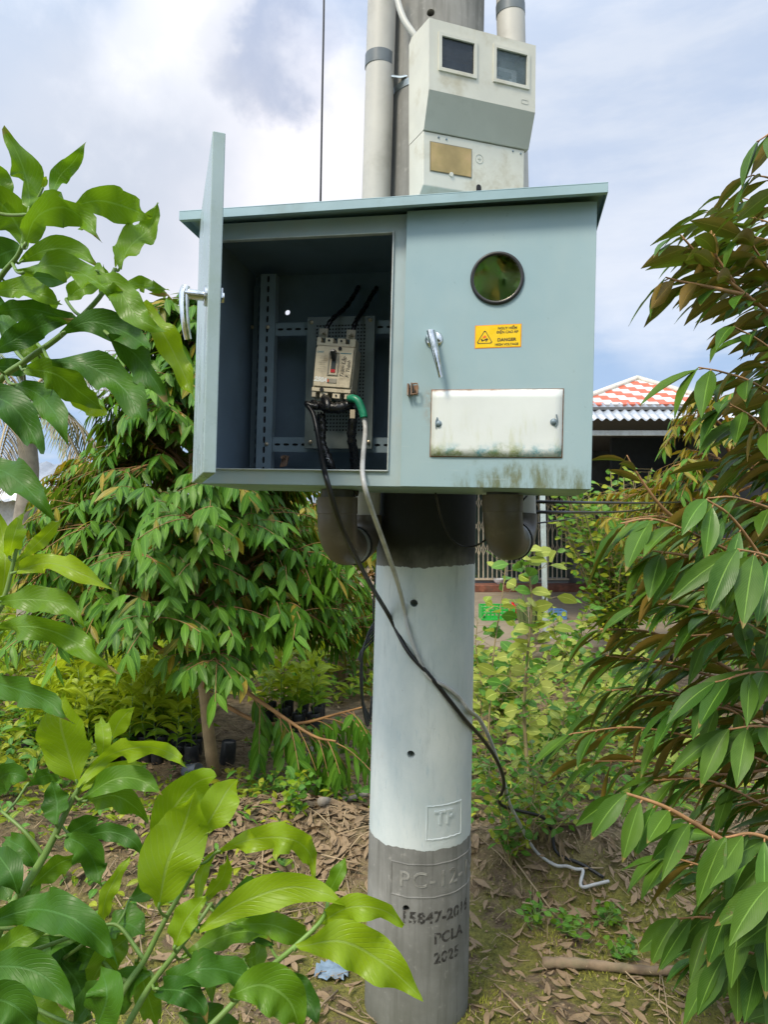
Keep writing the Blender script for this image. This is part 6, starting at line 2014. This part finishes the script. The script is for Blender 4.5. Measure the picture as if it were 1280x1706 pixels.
B = [
 (((2, 1000), (8, 940), (4, 895), (-4, 850)), 40, 2, dict(d=1.1)), (((15, 930), (22, 895), (36, 856)), 30, 2, dict(d=1.08)), (((25, 938), (62, 905), (107, 860)), 24, 2, dict(d=1.08)),
 (((20, 955), (80, 938), (145, 960), (190, 985)), 36, 2, dict(d=1.0)), (((-5, 1003), (50, 998), (105, 1008), (140, 1042)), 46, 1, dict(d=1.0)),
 (((-10, 1048), (60, 1044), (130, 1072), (192, 1122)), 42, 1, dict(d=.97)), (((-30, 1130), (20, 1145), (75, 1165), (120, 1205)), 44, 0, dict(d=.95)),
 (((128, 1305), (112, 1250), (100, 1200), (108, 1155)), 78, 2, dict(d=1.02)), (((169, 1262), (172, 1230), (167, 1195)), 26, 2, dict(d=1.06)),
 (((184, 1232), (200, 1200), (223, 1178)), 34, 2, dict(d=1.1)), (((131, 1312), (175, 1262), (240, 1244), (290, 1258), (312, 1280)), 32, 2, dict(d=1.0)),
 (((131, 1320), (180, 1285), (247, 1271)), 24, 2, dict(d=1.03)), (((-30, 1320), (15, 1288), (52, 1302)), 46, 0, dict(d=1.0)), (((44, 1308), (75, 1292), (100, 1296)), 26, 0, dict(d=1.04)),
 (((92, 1373), (95, 1340), (85, 1300)), 42, 0, dict(d=1.0)), (((138, 1330), (190, 1298), (235, 1300), (270, 1326)), 40, 1, dict(d=1.0)),
 (((140, 1335), (190, 1325), (225, 1345), (247, 1370)), 38, 1, dict(d=1.02)), (((129, 1397), (180, 1385), (220, 1400), (243, 1432)), 28, 0, dict(d=1.0)),
 (((107, 1392), (140, 1410), (160, 1445), (170, 1478)), 46, 0, dict(d=.98)), (((50, 1478), (95, 1440), (135, 1425)), 34, 1, dict(d=1.04)),
 (((110, 1390), (140, 1375), (165, 1360)), 36, 0, dict(d=1.08)), (((62, 1448), (40, 1415), (5, 1395)), 34, 0), (((30, 1490), (15, 1450), (-15, 1410)), 44, 0, dict(d=.98)),
 (((15, 1500), (0, 1470), (-30, 1460)), 50, 0), (((-5, 1310), (20, 1285), (10, 1260)), 20, 0), (((20, 1515), (50, 1490), (60, 1440)), 26, 0, dict(d=1.06)),
]
stB = [(((6, 1530, .98), (73, 1426, 1.0), (124, 1325, 1.02), (169, 1262, 1.04)), .0065, .0025), (((-60, 1700, .95), (-20, 1590, .97), (6, 1530, .98)), .008, .0065), (((73, 1426, 1.0), (40, 1385, 1.0), (0, 1350, 1.02)), .003, .002),
       (((-80, 1250, 1.1), (-30, 1080, 1.08), (5, 1000, 1.08), (20, 945, 1.08), (30, 900, 1.08)), .005, .0025), (((-80, 1250, 1.1), (-120, 1700, 1.1), (-130, 2200, 1.1)), .007, .010), (((-60, 1700, .95), (-80, 2000, .95), (-80, 2500, .95)), .008, .012)]
sapling('big leaved sapling in the middle of the left edge, pale young shoot on top', at(-80, 2600, .95), B, stB)
C = [
 (((264, 1512), (278, 1440), (305, 1380), (324, 1318)), 98, 2, dict(d=.95, roll=.1)), (((259, 1405), (290, 1345), (325, 1305), (362, 1292)), 64, 2, dict(d=1.02)),
 (((337, 1388), (362, 1345), (380, 1315), (397, 1297)), 58, 2, dict(d=.99)), (((360, 1420), (420, 1398), (485, 1398), (518, 1425), (524, 1468)), 44, 2, dict(d=.98)),
 (((332, 1550), (400, 1505), (480, 1478), (540, 1488), (575, 1508)), 54, 2, dict(d=.93, roll=.15)), (((523, 1545), (580, 1512), (635, 1515), (673, 1540)), 38, 2, dict(d=.92)),
 (((495, 1578), (570, 1568), (640, 1605), (704, 1664)), 72, 2, dict(d=.88, roll=.1)), (((546, 1490), (562, 1460), (578, 1426)), 26, 1, dict(d=1.0)),
 (((304, 1596), (370, 1560), (420, 1552), (452, 1568)), 40, 1, dict(d=.95)), (((360, 1512), (420, 1482), (480, 1474), (520, 1490)), 38, 0, dict(d=1.0)),
 (((394, 1540), (450, 1540), (490, 1555), (524, 1568)), 38, 1, dict(d=.96)), (((-40, 1545), (50, 1515), (120, 1530), (170, 1570), (192, 1602)), 62, 0, dict(d=.9, roll=-.1)),
 (((-20, 1602), (35, 1562), (90, 1545)), 38, 1, dict(d=.95)), (((-40, 1610), (40, 1612), (90, 1640), (126, 1686)), 60, 0, dict(d=.88)),
 (((264, 1652), (330, 1615), (395, 1622), (440, 1646)), 48, 0, dict(d=.92)), (((259, 1647), (305, 1652), (335, 1675), (345, 1704)), 42, 0, dict(d=.9)),
 (((382, 1658), (435, 1640), (480, 1665), (500, 1715)), 72, 1, dict(d=.86)), (((440, 1630), (490, 1645), (518, 1675), (532, 1712)), 46, 0, dict(d=.93)),
 (((160, 1712), (178, 1660), (168, 1612)), 64, 0, dict(d=.88)), (((-30, 1660), (20, 1672), (60, 1712)), 66, 0, dict(d=.86)), (((169, 1545), (178, 1490), (217, 1424)), 24, 2, dict(d=.96)),
 (((178, 1540), (215, 1540), (240, 1560)), 50, 0, dict(d=1.0)), (((290, 1580), (308, 1535), (343, 1492)), 44, 2, dict(d=.9)), (((120, 1712), (150, 1670), (170, 1650)), 46, 0, dict(d=.94)),
 (((326, 1512), (338, 1450), (362, 1412)), 20, 2, dict(d=.98)), (((340, 1500), (372, 1460), (378, 1425)), 26, 2, dict(d=1.0)), (((215, 1560), (180, 1590), (150, 1640)), 50, 1, dict(d=1.0)),
 (((250, 1620), (210, 1640), (190, 1700)), 46, 0, dict(d=.98)), (((100, 1600), (130, 1640), (140, 1690)), 50, 0, dict(d=1.02)), (((20, 1660), (70, 1690), (110, 1730)), 50, 1, dict(d=.98)),
 (((226, 1600), (240, 1640), (262, 1712)), 40, 1, dict(d=1.0)), (((330, 1600), (352, 1620), (352, 1670)), 30, 1, dict(d=.95)), (((450, 1575), (430, 1545), (395, 1530)), 40, 0, dict(d=1.05)),
 (((300, 1690), (350, 1700), (400, 1730)), 46, 0, dict(d=.95)), (((80, 1560), (110, 1590), (116, 1640)), 44, 0, dict(d=1.05)), (((215, 1500), (245, 1480), (250, 1440)), 34, 0, dict(d=1.06)),
 (((405, 1600), (428, 1590), (436, 1560)), 34, 1, dict(d=1.0)), (((130, 1560), (60, 1590), (10, 1640)), 48, 0, dict(d=1.04)), (((0, 1560), (-10, 1600), (-40, 1640)), 50, 0, dict(d=1.0)),
 (((170, 1600), (120, 1585), (70, 1600)), 40, 0, dict(d=1.06)),
]
stC = [(((160, 1760, .92), (200, 1660, .94), (240, 1600, .96), (268, 1545, .97), (300, 1490, .98), (330, 1440, .99)), .005, .0024), (((195, 1740, .9), (245, 1650, .92), (290, 1590, .93), (325, 1545, .94), (352, 1505, .96)), .0045, .0022),
       (((300, 1760, .86), (370, 1690, .88), (440, 1620, .9), (490, 1578, .9), (538, 1530, .92), (548, 1490, .98)), .0042, .0022), (((160, 1760, .92), (150, 1900, .9), (140, 2400, .9)), .008, .012), (((195, 1740, .9), (190, 1900, .9), (140, 2400, .9)), .006, .012), (((300, 1760, .86), (230, 1950, .9), (140, 2400, .9)), .006, .012),
       (((240, 1600, .96), (200, 1545, .98), (172, 1540, .98)), .003, .002)]
sapling('lowest and nearest big leaved sapling, bright leaves reaching over the foot of the pole', at(140, 2700, .9), C, stC)
